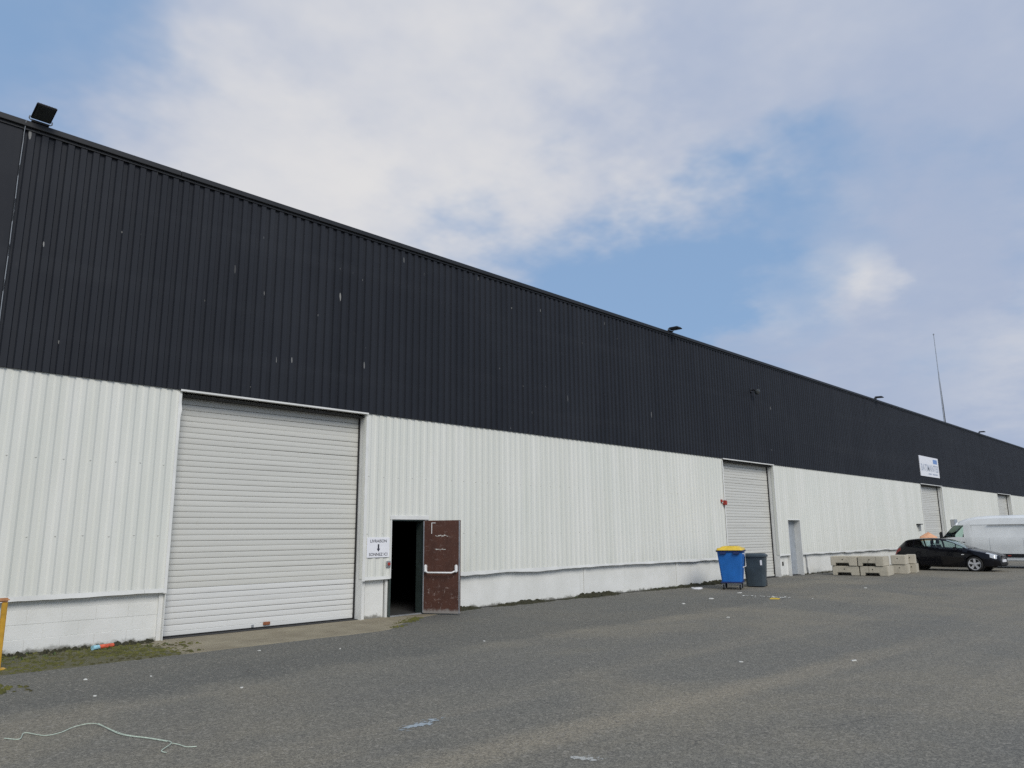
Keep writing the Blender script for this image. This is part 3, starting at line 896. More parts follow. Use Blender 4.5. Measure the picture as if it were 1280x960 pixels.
# blue container: seen on its narrow side (local x = narrow)
b1 = thing('waste_container', 'tall blue wheeled waste container with a yellow lid', 'bin', (22.35, 12.28, 0), RAD(-66))
taper_box(0.30, 0.46, 0.385, 0.60, 0.24, 1.16, 0.06).build('body', M['bin_blue'], b1, smooth=35)
taper_box(0.415, 0.63, 0.42, 0.64, 1.155, 1.20, 0.05).build('rim', M['bin_navy'], b1, smooth=35)
m = taper_box(0.40, 0.66, 0.37, 0.63, 1.205, 1.27, 0.06)
m.build('lid', M['bin_yellow'], b1, smooth=35)
m = taper_box(0.33, 0.60, 0.22, 0.52, 1.27, 1.325, 0.08)
m.build('lid_dome', M['bin_yellow'], b1, smooth=35)
for q in (-0.30, 0.10):
    MB().box(q, q + 0.20, -0.665, -0.585, 1.085, 1.15).build('lifting_lug', M['bin_navy'], b1, bevel=0.015)
MB().box(-0.33, 0.33, -0.50, 0.50, 0.195, 0.245).build('chassis', M['bin_navy'], b1, bevel=0.015)
for qx in (-0.25, 0.25):
    for qy in (-0.40, 0.40):
        castor(b1, qx, qy, 0.075)
MB().tube([(0.36, -0.42, 1.10), (0.45, -0.42, 1.09), (0.46, -0.42, 0.72), (0.37, -0.42, 0.68)], 0.018, 8).build('side_handle', M['white_plastic'], b1, smooth=True)
# grey wheelie bin
b2 = thing('wheelie_bin', 'dark slate wheelie bin standing beside the blue container', 'bin', (23.72, 12.18, 0), RAD(-70))
taper_box(0.29, 0.31, 0.345, 0.40, 0.03, 0.96, 0.10, 6).build('body', M['bin_grey'], b2, smooth=35)
taper_box(0.375, 0.43, 0.378, 0.432, 0.955, 1.00, 0.10, 6).build('rim', M['bin_grey'], b2, smooth=35)
taper_box(0.375, 0.435, 0.30, 0.38, 1.004, 1.065, 0.10, 6).build('lid', M['bin_grey'], b2, smooth=35)
MB().box(-0.30, 0.30, 0.435, 0.475, 0.98, 1.01).build('handle', M['bin_grey'], b2, bevel=0.01)
for q in (-0.30, 0.27):
    MB().lathe([(0.0, -0.02), (0.10, -0.02), (0.10, 0.02), (0.0, 0.02)], 18, 'x', (q, 0.36, 0.10)).build('wheel', M['rubber'], b2, smooth=35)
MB().box(0.20, 0.26, -0.3925, -0.385, 0.70, 0.86).build('sticker', M['sign_white'], b2)

# ------------------------------------------------------------------ concrete blocks
def block_mesh(w_, d_, h_, slot=True, name='concrete_block'):
    """origin at the lower near-left corner; x = width, y = depth; forklift slot through the depth"""
    if slot:
        a, b, t = w_ * 0.17, w_ * 0.70, h_ * 0.30
        poly = [(0, 0), (a, 0), (a + 0.02, t), (b - 0.02, t), (b, 0), (w_, 0), (w_, h_), (0, h_)]
    else:
        poly = [(0, 0), (w_, 0), (w_, h_), (0, h_)]
    m = MB().prism(poly, 'y', 0, d_)
    return m
BROT = math.atan2(-0.989, 0.15)
BG = 'concrete blocks stacked in front of the wall'
H_B = 0.372
def cblock(label, x, y, z, w_, d_, slot, rz=BROT, dx=0.0):
    o = thing('concrete_block', label, 'concrete block', (x, y, z), rz, BG)
    block_mesh(w_, d_, H_B).build('casting', M['concrete'], o, bevel=0.018, seg=2) if slot else \
        block_mesh(w_, d_, H_B, False).build('casting', M['concrete'], o, bevel=0.018, seg=2)
    if slot:
        MB().box(0.20 * w_, 0.67 * w_, d_ * 0.45, d_ * 0.52, 0.001, H_B * 0.295).build('slot_light_stop', M['concrete'], o)  # panel added partway in to block light, so the slot reads dark
    m = MB()
    m.lathe([(0.022, 0.0), (0.022, -0.006), (0.0, -0.006)], 10, 'y', (w_ * 0.46, -0.0005, H_B * 0.68))
    m.build('lifting_anchor', M['soil'], o, smooth=35)
    return o
U = Vector((0.15, -0.989, 0)); V = Vector((0.989, 0.15, 0))
A = Vector((31.6, 12.86, 0))
p = A
cblock('lower concrete block at the left end of the stack', p.x, p.y, 0.0, 1.02, 1.25, True)
p = A + U * (-0.03) - V * 0.04
cblock('upper concrete block at the left end of the stack', p.x, p.y, H_B + 0.006, 1.00, 1.25, True, BROT + 0.008)
p = A + U * 1.05
cblock('lower slotted concrete block in the middle of the stack', p.x, p.y, 0.0, 1.02, 1.28, True)
p = A + U * 1.00 - V * 0.03
cblock('upper slotted concrete block in the middle of the stack', p.x, p.y, H_B + 0.006, 0.94, 1.25, True, BROT - 0.006)
p = Vector((33.85, 11.26, 0))
cblock('lower plain concrete block, second from the black car', p.x, p.y, 0.0, 0.54, 1.0, False, BROT + 0.05)
p = Vector((33.82, 11.30, 0))
cblock('upper plain concrete block, second from the black car', p.x, p.y, H_B + 0.006, 0.54, 1.0, False, BROT + 0.03)
p = Vector((35.0, 11.05, 0))
cblock('lower concrete block at the end against the black car', p.x, p.y, 0.0, 0.33, 0.9, False, BROT + 0.04)
p = Vector((34.98, 11.09, 0))
cblock('upper concrete block at the end against the black car', p.x, p.y, H_B + 0.006, 0.34, 0.9, False, BROT + 0.07)

# ------------------------------------------------------------------ vehicles
def interp(tab, x):
    tab = sorted(tab)
    if x <= tab[0][0]: return tab[0][1]
    for (a, va), (b, vb) in zip(tab, tab[1:]):
        if x <= b:
            t = (x - a) / (b - a)
            return va + (vb - va) * t
    return tab[-1][1]
def smoothtab(tab, x, r=0.06):
    return sum(interp(tab, x + d * r) * w_ for d, w_ in ((-1, .25), (-.5, .5), (0, 1), (.5, .5), (1, .25))) / 2.5
def loft(xs, ring, classify, parent, mats, names):
    """ring(x) -> half-ring (y,z) points from sill to crown; classify(x, row, side) -> key; one mesh per key"""
    R_ = [ring(x) for x in xs]
    k = len(R_[0])
    parts = {}
    def face(key, quad):
        parts.setdefault(key, MB()).add(quad, [(0, 1, 2, 3)])
    for i in range(len(xs) - 1):
        xm = (xs[i] + xs[i + 1]) / 2
        for j in range(k - 1):
            for side in (1, -1):
                key = classify(xm, j, side)
                q = [(xs[i], side * R_[i][j][0], R_[i][j][1]), (xs[i + 1], side * R_[i + 1][j][0], R_[i + 1][j][1]),
                     (xs[i + 1], side * R_[i + 1][j + 1][0], R_[i + 1][j + 1][1]), (xs[i], side * R_[i][j + 1][0], R_[i][j + 1][1])]
                face(key, q)
    for e in (0, len(xs) - 1):
        pts = [(xs[e], y, z) for y, z in R_[e]] + [(xs[e], -y, z) for y, z in R_[e][-2::-1]]
        parts.setdefault(classify(xs[e], -1, 1), MB()).add(pts, [tuple(range(len(pts)))])
    out = {}
    for key, m in parts.items():
        nm, par = names(key)
        o = m.build(nm, mats(key), parent, smooth=35)
        out[key] = o
    return out

def wheel(parent, x, y, r, wdt, side, rimr, spokes, alloy):
    c = (x, y, r)
    wo = MB().lathe([(rimr, -wdt / 2), (r * 0.94, -wdt / 2), (r, -wdt * 0.36), (r, wdt * 0.36), (r * 0.94, wdt / 2), (rimr, wdt / 2)], 32, 'y', c, cap=False)
    w_ = wo.build('wheel', M['rubber'], parent, smooth=35)
    yo = side * wdt * 0.38
    MB().lathe([(rimr * 1.0, yo - side * 0.02), (rimr * 1.02, yo + side * 0.012), (rimr * 0.90, yo + side * 0.010), (rimr * 0.88, yo - side * 0.03)], 32, 'y', c, cap=False).build('rim', alloy, w_, smooth=35)
    MB().lathe([(0.0, yo - side * 0.05), (rimr * 0.99, yo - side * 0.05), (rimr * 0.99, yo - side * 0.06), (0.0, yo - side * 0.06)], 24, 'y', c).build('brake_disc', M['black'], w_, smooth=35)
    for s_ in range(spokes):
        a = 2 * math.pi * s_ / spokes + 0.3
        ca, sa = math.cos(a), math.sin(a)
        vs = []
        for rr, hw in ((rimr * 0.12, 0.035), (rimr * 0.93, 0.052)):
            for e in (-1, 1):
                for yy in (yo - side * 0.03, yo + side * 0.004):
                    vs.append((x + rr * ca - e * hw * sa, y + yy, r + rr * sa + e * hw * ca))
        MB().add(vs, [(0, 1, 3, 2), (4, 6, 7, 5), (0, 4, 5, 1), (2, 3, 7, 6), (1, 5, 7, 3), (0, 2, 6, 4)]).build('spoke', alloy, w_)
    MB().lathe([(0.0, yo + side * 0.02), (rimr * 0.2, yo + side * 0.012), (rimr * 0.22, yo - side * 0.02), (0.0, yo - side * 0.02)], 14, 'y', c).build('hub_cap', alloy, w_, smooth=35)
    return w_

# black hatchback: local x forward, origin on the ground under the front axle
CA = RAD(-92)
uF = Vector((math.cos(CA), math.sin(CA), 0)); lF = Vector((-uF.y, uF.x, 0))
fwc = Vector((37.55, 9.12, 0))                   # contact point of the near front wheel
o_car = fwc + lF * 0.77
car = thing('parked_car', 'black five-door hatchback parked nose out beside the concrete blocks', 'car', o_car, CA)
TOP = [(.90, .60), (.86, .68), (.76, .74), (.55, .80), (.25, .865), (.0, .91), (-.20, .96), (-.5, 1.12), (-.8, 1.255), (-1.1, 1.355), (-1.4, 1.405),
       (-1.8, 1.425), (-2.3, 1.41), (-2.6, 1.38), (-2.80, 1.34), (-2.92, 1.24), (-3.08, 1.09), (-3.2, .98), (-3.28, .86), (-3.33, .70)]
BELT = [(.90, .52), (.80, .66), (.5, .76), (.25, .83), (-.1, .885), (-.6, .91), (-1.3, .945), (-2.2, .985), (-2.7, 1.03), (-2.95, 1.02), (-3.15, .90), (-3.33, .62)]
WMID = [(.90, .50), (.84, .62), (.72, .74), (.5, .82), (.2, .865), (-.5, .875), (-1.5, .88), (-2.3, .885), (-2.8, .86), (-3.1, .79), (-3.25, .71), (-3.33, .60)]
WTOP = [(.90, .42), (.7, .58), (.3, .68), (-.1, .75), (-.2, .745), (-.7, .66), (-1.15, .585), (-1.6, .60), (-2.3, .585), (-2.7, .55), (-2.9, .55), (-3.1, .58), (-3.33, .48)]
WB, RW = 2.55, 0.315
def arch(x, base, cs, r, zc):
    z = base
    for c in cs:
        q = r * r - (x - c) ** 2
        if q > 0: z = max(z, zc + math.sqrt(q))
    return z
def car_ring(x):
    zl = arch(x, 0.20 if -3.2 < x < 0.8 else 0.24, (0.0, -WB), 0.355, 0.315)
    wm, belt, top, wt = smoothtab(WMID, x), smoothtab(BELT, x, .05), smoothtab(TOP, x, .05), smoothtab(WTOP, x, .05)
    belt = min(belt, top - 0.02)
    te = top - (0.035 if x < -.2 else 0.02)
    te = max(te, belt + 0.01)
    z3 = max(0.52, zl + 0.03); z3 = min(z3, belt - 0.10)
    zl = min(zl, z3 - 0.01)
    z4 = max(belt - 0.13, z3 + 0.02)
    wb = wm * 0.955
    g = lambda f: (wb + (wt - wb) * (f ** 1.15), belt + (te - belt) * f)
    return [(wm - 0.06, zl), (wm - 0.015, zl + 0.015 + (0.03 if zl < .3 else 0)), (wm, z3), (wm * 0.992, z4), (wb, belt), g(0.08), g(0.90), (wt, te),
            (wt * 0.62, te + (top - te) * 0.75), (0, top)]
cxs = sorted(set([round(.90 - i * 0.045, 3) for i in range(95)] + [-.20, -.24, -.42, -1.10, -1.14, -1.60, -1.68, -2.38, -2.44, -2.9, -3.33]))
cxs = [x for x in cxs if x >= -3.33]
def car_cls(x, row, side):
    if row in (5,):
        if -0.66 < x < -0.42: return ('quarter_light', side)
        if -1.60 < x < -0.70: return ('front_window', side)
        if -2.38 < x < -1.68: return ('rear_window', side)
        if -2.72 < x < -2.44: return ('rear_quarter_light', side)
        if -2.80 < x < -0.40: return ('window_frame', side)
    if row in (4, 6) and -2.75 < x < -.40: return ('window_frame', side)
    if row in (7, 8) and -1.10 < x < -.22: return ('windscreen', 0)
    if row in (7, 8) and -3.10 < x < -2.92: return ('tailgate_window', 0)
    if row in (4, 5, 6) and .45 < x < .82: return ('headlight', side)
    if row == 3 and .60 < x < .82: return ('headlight', side)
    if row in (3,) and -3.26 < x < -2.98: return ('tail_light', side)
    if row in (1, 2, 3):
        if -1.64 < x < -0.50: return ('front_door', side)
        if -2.30 < x < -1.64: return ('rear_door', side)
    return ('body', 0)
def car_mat(k):
    n = k[0]
    if n in ('quarter_light', 'front_window', 'rear_window', 'rear_quarter_light', 'windscreen', 'tailgate_window'): return M['glass']
    return {'headlight': M['lamp_glass'], 'tail_light': M['tail_red'], 'window_frame': M['car_paint']}.get(n, M['car_paint'])
loft(cxs, car_ring, car_cls, car, car_mat, lambda k: (k[0], None))
m = MB()
m.box(-3.15, -2.95, -0.62, 0.62, 0.22, 0.75); m.box(-2.15, -0.40, -0.78, 0.78, 0.20, 0.30); m.box(-3.0, 0.70, -0.55, 0.55, 0.22, 0.45)
m.box(-0.42, 0.5, -0.55, 0.55, 0.45, 0.72)
m.build('floor_pan', M['black'], car)
for sx in (0.0, -WB):
    for sd_ in (1, -1):
        MB().lathe([(0.35, sd_ * 0.52), (0.352, sd_ * 0.80), (0.345, sd_ * 0.80), (0.34, sd_ * 0.53), (0.0, sd_ * 0.53)], 24, 'y', (sx, 0, 0.315), cap=False).build('wheel_arch_liner', M['black'], car, smooth=35)
    for sd_ in (1, -1):
        wheel(car, sx, sd_ * 0.765, RW, 0.205, sd_, 0.245, 5, M['alloy'])
def seat(x, y):
    m = taper_box(0.24, 0.25, 0.22, 0.24, 0.45, 0.60, 0.06)
    m.v = [(a + x, b + y, c) for a, b, c in m.v]
    bk = taper_box(0.075, 0.24, 0.055, 0.20, 0.55, 1.12, 0.05)
    bk.v = [(a + x - 0.22 - (c - .55) * 0.28, b + y, c) for a, b, c in bk.v]
    hd = taper_box(0.05, 0.13, 0.045, 0.11, 1.15, 1.32, 0.04)
    hd.v = [(a + x - 0.40, b + y, c) for a, b, c in hd.v]
    for q in (bk, hd): m.add(q.v, q.f)
    m.build('seat', M['seat'], car, smooth=35)
seat(-1.35, 0.36); seat(-1.35, -0.36)
m = MB(); m.box(-2.35, -2.0, -0.6, 0.6, 0.45, 0.62); m.box(-2.52, -2.36, -0.6, 0.6, 0.5, 1.08); m.build('rear_bench', M['seat'], car, bevel=0.04)
MB().box(-0.70, -0.30, -0.68, 0.68, 0.60, 0.87).build('dashboard', M['black'], car, bevel=0.05)
for sd_ in (1, -1):
    m = taper_box(0.055, 0.10, 0.045, 0.085, -0.065, 0.065, 0.03)
    m.v = [(a - 0.66, b + sd_ * 0.97, c + 0.97) for a, b, c in m.v]
    m.build('wing_mirror', M['car_paint'], car, smooth=35)
    for hx in (-1.52, -2.26):
        MB().tube([(hx, sd_ * 0.885, 0.83), (hx + 0.05, sd_ * 0.91, 0.832), (hx + 0.14, sd_ * 0.91, 0.832), (hx + 0.18, sd_ * 0.885, 0.83)], 0.013, 6).build('door_handle', M['car_paint'], car, smooth=True)
    MB().box(-0.46, -0.36, min(sd_ * 0.865, sd_ * 0.885), max(sd_ * 0.865, sd_ * 0.885), 0.70, 0.73).build('side_repeater', M['white_plastic'], car)
    MB().tube([(-0.22, sd_ * 0.10, 0.985), (-0.24, sd_ * 0.66, 0.965)], 0.010, 6).build('wiper', M['black'], car)
MB().box(0.885, 0.915, -0.24, 0.24, 0.56, 0.67).build('grille', M['black'], car, bevel=0.01)
MB().lathe([(0.0, 0.0), (0.055, 0.0), (0.055, 0.012), (0.0, 0.016)], 16, 'x', (0.916, 0, 0.615)).build('badge', M['chrome'], car, smooth=35)
MB().box(0.86, 0.93, -0.26, 0.26, 0.40, 0.51).build('licence_plate', M['sign_white'], car)
MB().box(0.80, 0.925, -0.56, 0.56, 0.225, 0.40).build('lower_grille', M['black'], car, bevel=0.05)
MB().tube([(.905, -.245, .555), (.92, -.25, .68), (.92, .25, .68), (.905, .245, .555), (.905, -.245, .555)], 0.012, 6).build('grille_surround', M['chrome'], car, smooth=True)

# white panel van: nose towards the wall
VA = RAD(91)
o_van = Vector((42.35, 11.30, 0))
van = thing('panel_van', 'white high-roof panel van parked behind the black car', 'van', o_van, VA)
VTOP = [(.98, .80), (.93, .98), (.75, 1.10), (.45, 1.20), (.22, 1.29), (.0, 1.52), (-.3, 1.84), (-.55, 2.10), (-.75, 2.24), (-1.0, 2.33), (-1.4, 2.40), (-2.0, 2.43), (-5.85, 2.43), (-6.05, 2.40), (-6.12, 2.28)]
VW = [(.98, .60), (.90, .80), (.7, .93), (.3, .985), (-.3, 1.0), (-5.9, 1.0), (-6.12, .97)]
VWT = [(.98, .55), (.6, .78), (.22, .88), (-.3, .82), (-.75, .78), (-1.2, .80), (-5.9, .82), (-6.12, .80)]
VB = [(.98, .72), (.85, .92), (.5, 1.10), (.22, 1.22), (-.1, 1.36), (-.6, 1.40), (-6.12, 1.40)]
def van_ring(x):
    zl = arch(x, 0.32, (0.0, -4.3), 0.42, 0.36)
    wm, top, wt, belt = smoothtab(VW, x), smoothtab(VTOP, x, .05), smoothtab(VWT, x, .05), smoothtab(VB, x, .05)
    belt = min(belt, top - 0.03)
    te = max(top - 0.14 if x < -.6 else top - 0.05, belt + 0.015)
    hi = min(2.0, te - 0.006)
    hi = max(hi, belt + 0.006)
    z3 = min(max(0.70, zl + 0.03), belt - 0.08)
    zl = min(zl, z3 - 0.02)
    z4 = min(max(1.0, z3 + 0.02), belt - 0.03)
    rec = 0.012 if -5.8 < x < -1.2 else 0.0
    f = lambda z: wm - max(0.0, z - belt) / max(0.02, (te - belt)) * (wm - wt) * 0.55
    return [(wm - 0.05, zl), (wm - 0.01, zl + 0.05 if zl < .4 else zl + 0.012), (wm, z3), (wm, z4), (wm + 0.004 - rec * .3, z4 + 0.015), (wm + 0.002, belt),
            (f(belt) - rec, belt + 0.03 if hi > belt + 0.1 else belt + 0.002), (f(hi) - rec, hi - 0.02 if hi > belt + .1 else hi - 0.002), (f(hi), hi),
            (wt + (0.03 if x < -.6 else 0.0), te), (wt * 0.80, te + (top - te) * 0.7), (0, top)]
vxs = sorted(set([round(.98 - i * 0.06, 3) for i in range(119)] + [-6.12, .05, -.90, -.94, -.6, .22]))
vxs = [x for x in vxs if x >= -6.12]
def van_cls(x, row, side):
    if row == 6 and -0.90 < x < 0.04: return ('cab_window', side)
    if row in (9, 10) and -.58 < x < .20: return ('windscreen', 0)
    if row in (2, 3, 4, 5) and -1.0 < x < 0.30 and side: return ('cab_door', side) if x < -.45 else ('body', 0)
    if row in (3, 4, 5, 6) and .62 < x < .9: return ('headlight', side)
    return ('body', 0)
loft(vxs, van_ring, van_cls, van, lambda k: {'cab_window': M['glass'], 'windscreen': M['glass'], 'headlight': M['lamp_glass']}.get(k[0], M['van_paint']), lambda k: (k[0], None))
m = MB(); m.box(-6.0, 0.8, -0.7, 0.7, 0.36, 0.5); m.box(-1.12, -1.06, -0.82, 0.82, 0.5, 2.05); m.build('floor_pan', M['black'], van)
for sx in (0.0, -4.3):
    for sd_ in (1, -1):
        MB().lathe([(0.41, sd_ * 0.6), (0.415, sd_ * 0.93), (0.405, sd_ * 0.93), (0.40, sd_ * 0.61), (0.0, sd_ * 0.61)], 24, 'y', (sx, 0, 0.36), cap=False).build('wheel_arch_liner', M['black'], van, smooth=35)
    for sd_ in (1, -1):
        wheel(van, sx, sd_ * 0.87, 0.345, 0.22, sd_, 0.22, 8, M['galv'])
for sd_ in (1, -1):
    y0, y1 = sorted((sd_ * 0.99, sd_ * 1.03))
    MB().box(-3.83, -0.46, y0, y1, 0.50, 0.66).build('rub_strip', M['black'], van, bevel=0.012)
    MB().box(-6.0, -4.77, y0, y1, 0.50, 0.66).build('rub_strip', M['black'], van, bevel=0.012)
    y0, y1 = sorted((sd_ * 1.031, sd_ * 1.042))
    for mx in (-1.5, -2.75, -3.6):
        MB().box(mx, mx + 0.13, y0, y1, 0.56, 0.60).build('marker_lamp', M['red'], van)
    y0, y1 = sorted((sd_ * 1.02, sd_ * 1.20))
    MB().box(-0.02, 0.10, y0, y1, 1.32, 1.68).build('wing_mirror', M['black'], van, bevel=0.03)
    MB().tube([(0.0, sd_ * 0.96, 1.36), (0.03, sd_ * 1.06, 1.36)], 0.03, 8).build('mirror_arm', M['black'], van)
    m = taper_box(0.26, 0.24, 0.24, 0.22, 0.75, 0.92, 0.05); bk = taper_box(0.07, 0.23, 0.06, 0.20, 0.9, 1.55, 0.05); hd = taper_box(0.05, .13, .045, .11, 1.58, 1.76, .04)
    bk.v = [(a - 0.22 - (c - .9) * .2, b, c) for a, b, c in bk.v]; hd.v = [(a - .37, b, c) for a, b, c in hd.v]
    for q in (bk, hd): m.add(q.v, q.f)
    m.v = [(a - 0.50, b + sd_ * 0.5, c) for a, b, c in m.v]
    m.build('seat', M['seat'], van, smooth=35)
for sd_ in (1, -1):
    for sx in (-0.985, -1.95, -3.30):
        y0, y1 = sorted((sd_ * 0.985, sd_ * 1.0035))
        MB().box(sx, sx + 0.007, y0, y1, 0.70, 1.37).build('door_seam', M['galv'], van)
    y0, y1 = sorted((sd_ * 1.0, sd_ * 1.03))
    MB().box(-0.93, -0.78, y0, y1, 1.16, 1.20).build('door_handle', M['black'], van, bevel=0.01)
    y0, y1 = sorted((sd_ * 0.94, sd_ * 0.985))
    MB().box(-3.9, -1.95, y0, y1, 1.985, 2.0).build('door_rail', M['rubber'], van)
MB().box(-0.25, 0.25, -0.85, 0.85, 0.85, 1.20).build('dashboard', M['black'], van, bevel=0.05)
MB().box(0.90, 1.02, -0.80, 0.80, 0.34, 0.62).build('front_bumper', M['black'], van, bevel=0.04)

# orange cover standing behind the car
s = thing('covered_heap', 'orange cover topping a pale sack behind the roof of the black car', 'tarpaulin', (43.2, 12.50, 0))
n = 12
vs, fs = [], []
for i in range(9):
    t = i / 8
    for k in range(n):
        a = 2 * math.pi * k / n
        r = 0.50 * (1 - t ** 6) ** 0.5 * (1 + 0.16 * mnoise.noise((math.cos(a) * 2, math.sin(a) * 2, t * 2))) + 0.02
        vs.append((r * math.cos(a) * 0.55 + 0.12 * t, r * math.sin(a), 1.66 * t + 0.05 * mnoise.noise((a, t * 3, 4))))
for i in range(8):
    for k in range(n):
        fs.append((i * n + k, i * n + (k + 1) % n, (i + 1) * n + (k + 1) % n, (i + 1) * n + k))
fs.append(tuple(range(8 * n, 9 * n)))
vs = [(x, y, max(0.0, z)) for x, y, z in vs]
lo = [f for f in fs if max(f) < 7 * n]
hi = [f for f in fs if max(f) >= 7 * n]
MB().add(vs, lo).build('sack', M['sign_white'], s, smooth=50)
MB().add(vs, hi).build('cover', M['orange'], s, smooth=50)
MB().tube([(0.53 * 0.56 * math.cos(k * 0.5236), 0.53 * math.sin(k * 0.5236), 0.35) for k in range(13)], 0.012, 5).build('rope', M['black'], s)

# ------------------------------------------------------------------ moss, soil and weeds
rr = random.Random(11)
m = MB()
def dome(m, x, y, z, r, h):
    vs = []
    a0 = rr.uniform(0, 6.28)
    for k in range(6):
        a = a0 + k * 1.0472
        q = r * rr.uniform(0.75, 1.25)
        vs.append((x + q * math.cos(a), y + q * math.sin(a), z - 0.004))
    for k in range(6):
        a = a0 + k * 1.0472 + 0.3
        q = r * rr.uniform(0.4, 0.7)
        vs.append((x + q * math.cos(a), y + q * math.sin(a), z + h * rr.uniform(0.6, 1.0)))
    vs.append((x, y, z + h * 1.1))
    fs = [(k, (k + 1) % 6, 6 + (k + 1) % 6, 6 + k) for k in range(6)] + [(6 + k, 6 + (k + 1) % 6, 12) for k in range(6)]
    m.add(vs, fs)
cnt = 0
while cnt < 2500:
    x = rr.uniform(-3.0, 5.7)
    y = rr.uniform(12.08, 13.98)
    dens = 0.5 + 0.9 * mnoise.noise((x * 1.1, y * 1.6, 0.5)) + 0.35 * mnoise.noise((x * 4, y * 4, 2))
    if x > 4.6: dens -= (x - 4.6) * 0.75
    if y > 13.5: dens += 0.1
    if rr.random() < dens:
        r = rr.uniform(0.012, 0.045)
        dome(m, x, y, 0.006, r, r * rr.uniform(0.25, 0.6))
        cnt += 1
tag(m.build('moss', M['moss'], smooth=60), 'moss cushions over the concrete strip at the left', 'moss', kind='stuff')
m = MB()
for i in range(420):
    x = rr.uniform(-3, 5.2); y = 13.99 - abs(rr.gauss(0, 0.14))
    r = rr.uniform(0.015, 0.05)
    dome(m, x, min(y, 13.98), 0.008, r, r * rr.uniform(0.5, 1.3))
for i in range(2200):
    x = rr.uniform(11.7, 26.0)
    hgt = max(0.0, 0.6 + 1.2 * mnoise.noise((x * 0.55, 0.3, 7)) + 0.5 * mnoise.noise((x * 2.5, 3.3, 7)))
    if rr.random() > hgt: continue
    y = 13.995 - abs(rr.gauss(0, 0.06 + 0.05 * hgt))
    r = rr.uniform(0.035, 0.11)
    dome(m, x, y, 0.0, r, r * rr.uniform(0.5, 1.3) * min(1.2, hgt))
for i in range(300):
    x = rr.uniform(31.3, 46)
    dome(m, x, 13.99 - abs(rr.gauss(0, 0.08)), 0.0, rr.uniform(0.02, 0.06), rr.uniform(0.01, 0.05))
tag(m.build('soil', M['soil'], smooth=60), 'dark soil and debris gathered along the foot of the wall', 'soil', kind='stuff')
def blades(m, x, y, z, n, h, spread):
    for _ in range(n):
        a = rr.uniform(0, 6.28); L = h * rr.uniform(0.5, 1.1); s_ = spread * rr.uniform(0.2, 1)
        wd = 0.004 + 0.004 * rr.random()
        dx, dy = math.cos(a), math.sin(a)
        b0 = (x + rr.uniform(-.02, .02), y + rr.uniform(-.02, .02))
        vs = [(b0[0] - dy * wd, b0[1] + dx * wd, z), (b0[0] + dy * wd, b0[1] - dx * wd, z),
              (b0[0] + dx * s_ * .5 + dy * wd * .8, b0[1] + dy * s_ * .5 - dx * wd * .8, z + L * .65),
              (b0[0] + dx * s_ * .5 - dy * wd * .8, b0[1] + dy * s_ * .5 + dx * wd * .8, z + L * .65), (b0[0] + dx * s_, b0[1] + dy * s_, z + L)]
        m.add(vs, [(0, 1, 2, 3), (3, 2, 4)])
m = MB()
for i in range(150):
    x = rr.uniform(11.6, 26)
    if mnoise.noise((x * 0.55, 0.3, 7)) > -0.15:
        blades(m, x, 13.96 - abs(rr.gauss(0, .04)), 0.0, 5, 0.07, 0.05)
for i in range(26):
    blades(m, rr.uniform(2.2, 5.3), rr.uniform(13.3, 13.97), 0.006, 5, 0.05, 0.05)
tag(m.build('weeds', M['leaf']), 'thin grass blades growing along the foot of the wall', 'grass', kind='stuff')
s = thing('weed_plant', 'small leafy weed growing against the wall by the open brown door', 'plant', (12.05, 13.92, 0))
m = MB()
for i in range(16):
    a = rr.uniform(math.pi, 2 * math.pi); L = rr.uniform(0.04, 0.10); z = rr.uniform(0.02, 0.20)
    dx, dy = math.cos(a), math.sin(a)
    m.add([(0, 0, z), (dx * L * .5 - dy * L * .3, dy * L * .5 + dx * L * .3, z + L * .4), (dx * L, dy * L, z + L * .35), (dx * L * .5 + dy * L * .3, dy * L * .5 - dx * L * .3, z + L * .4)], [(0, 1, 2, 3)])
m.build('leaves', M['leaf'], s)
MB().tube([(0, 0, 0), (0.01, -0.01, 0.22)], 0.004, 5).build('stem', M['leaf'], s)
m = MB()
for i in range(420):
    t = rr.random()
    x = 8.9 + 1.7 * t + rr.gauss(0, 0.10); y = 12.25 + 1.15 * t + rr.gauss(0, 0.07)
    if mnoise.noise((x * 2.2, y * 2.2, 9)) < -0.05: continue
    r = rr.uniform(0.010, 0.035)
    dome(m, x, y, 0.004, r, r * rr.uniform(0.25, 0.5))
tag(m.build('moss_fringe', M['moss'], smooth=60), 'dark moss fringe along the end of the apron below the open doorway', 'moss', kind='stuff')
# tuft of moss on the tarmac at the very left
m = MB()
for i in range(260):
    x = 2.20 + rr.gauss(0, 0.16); y = 10.98 + rr.gauss(0, 0.13)
    r = rr.uniform(0.012, 0.04)
    dome(m, x, y, 0.0, r, r * rr.uniform(0.4, 0.8))
tag(m.build('moss_patch', M['moss'], smooth=60), 'green moss patch on the tarmac at the left edge of the photo', 'moss', kind='stuff')

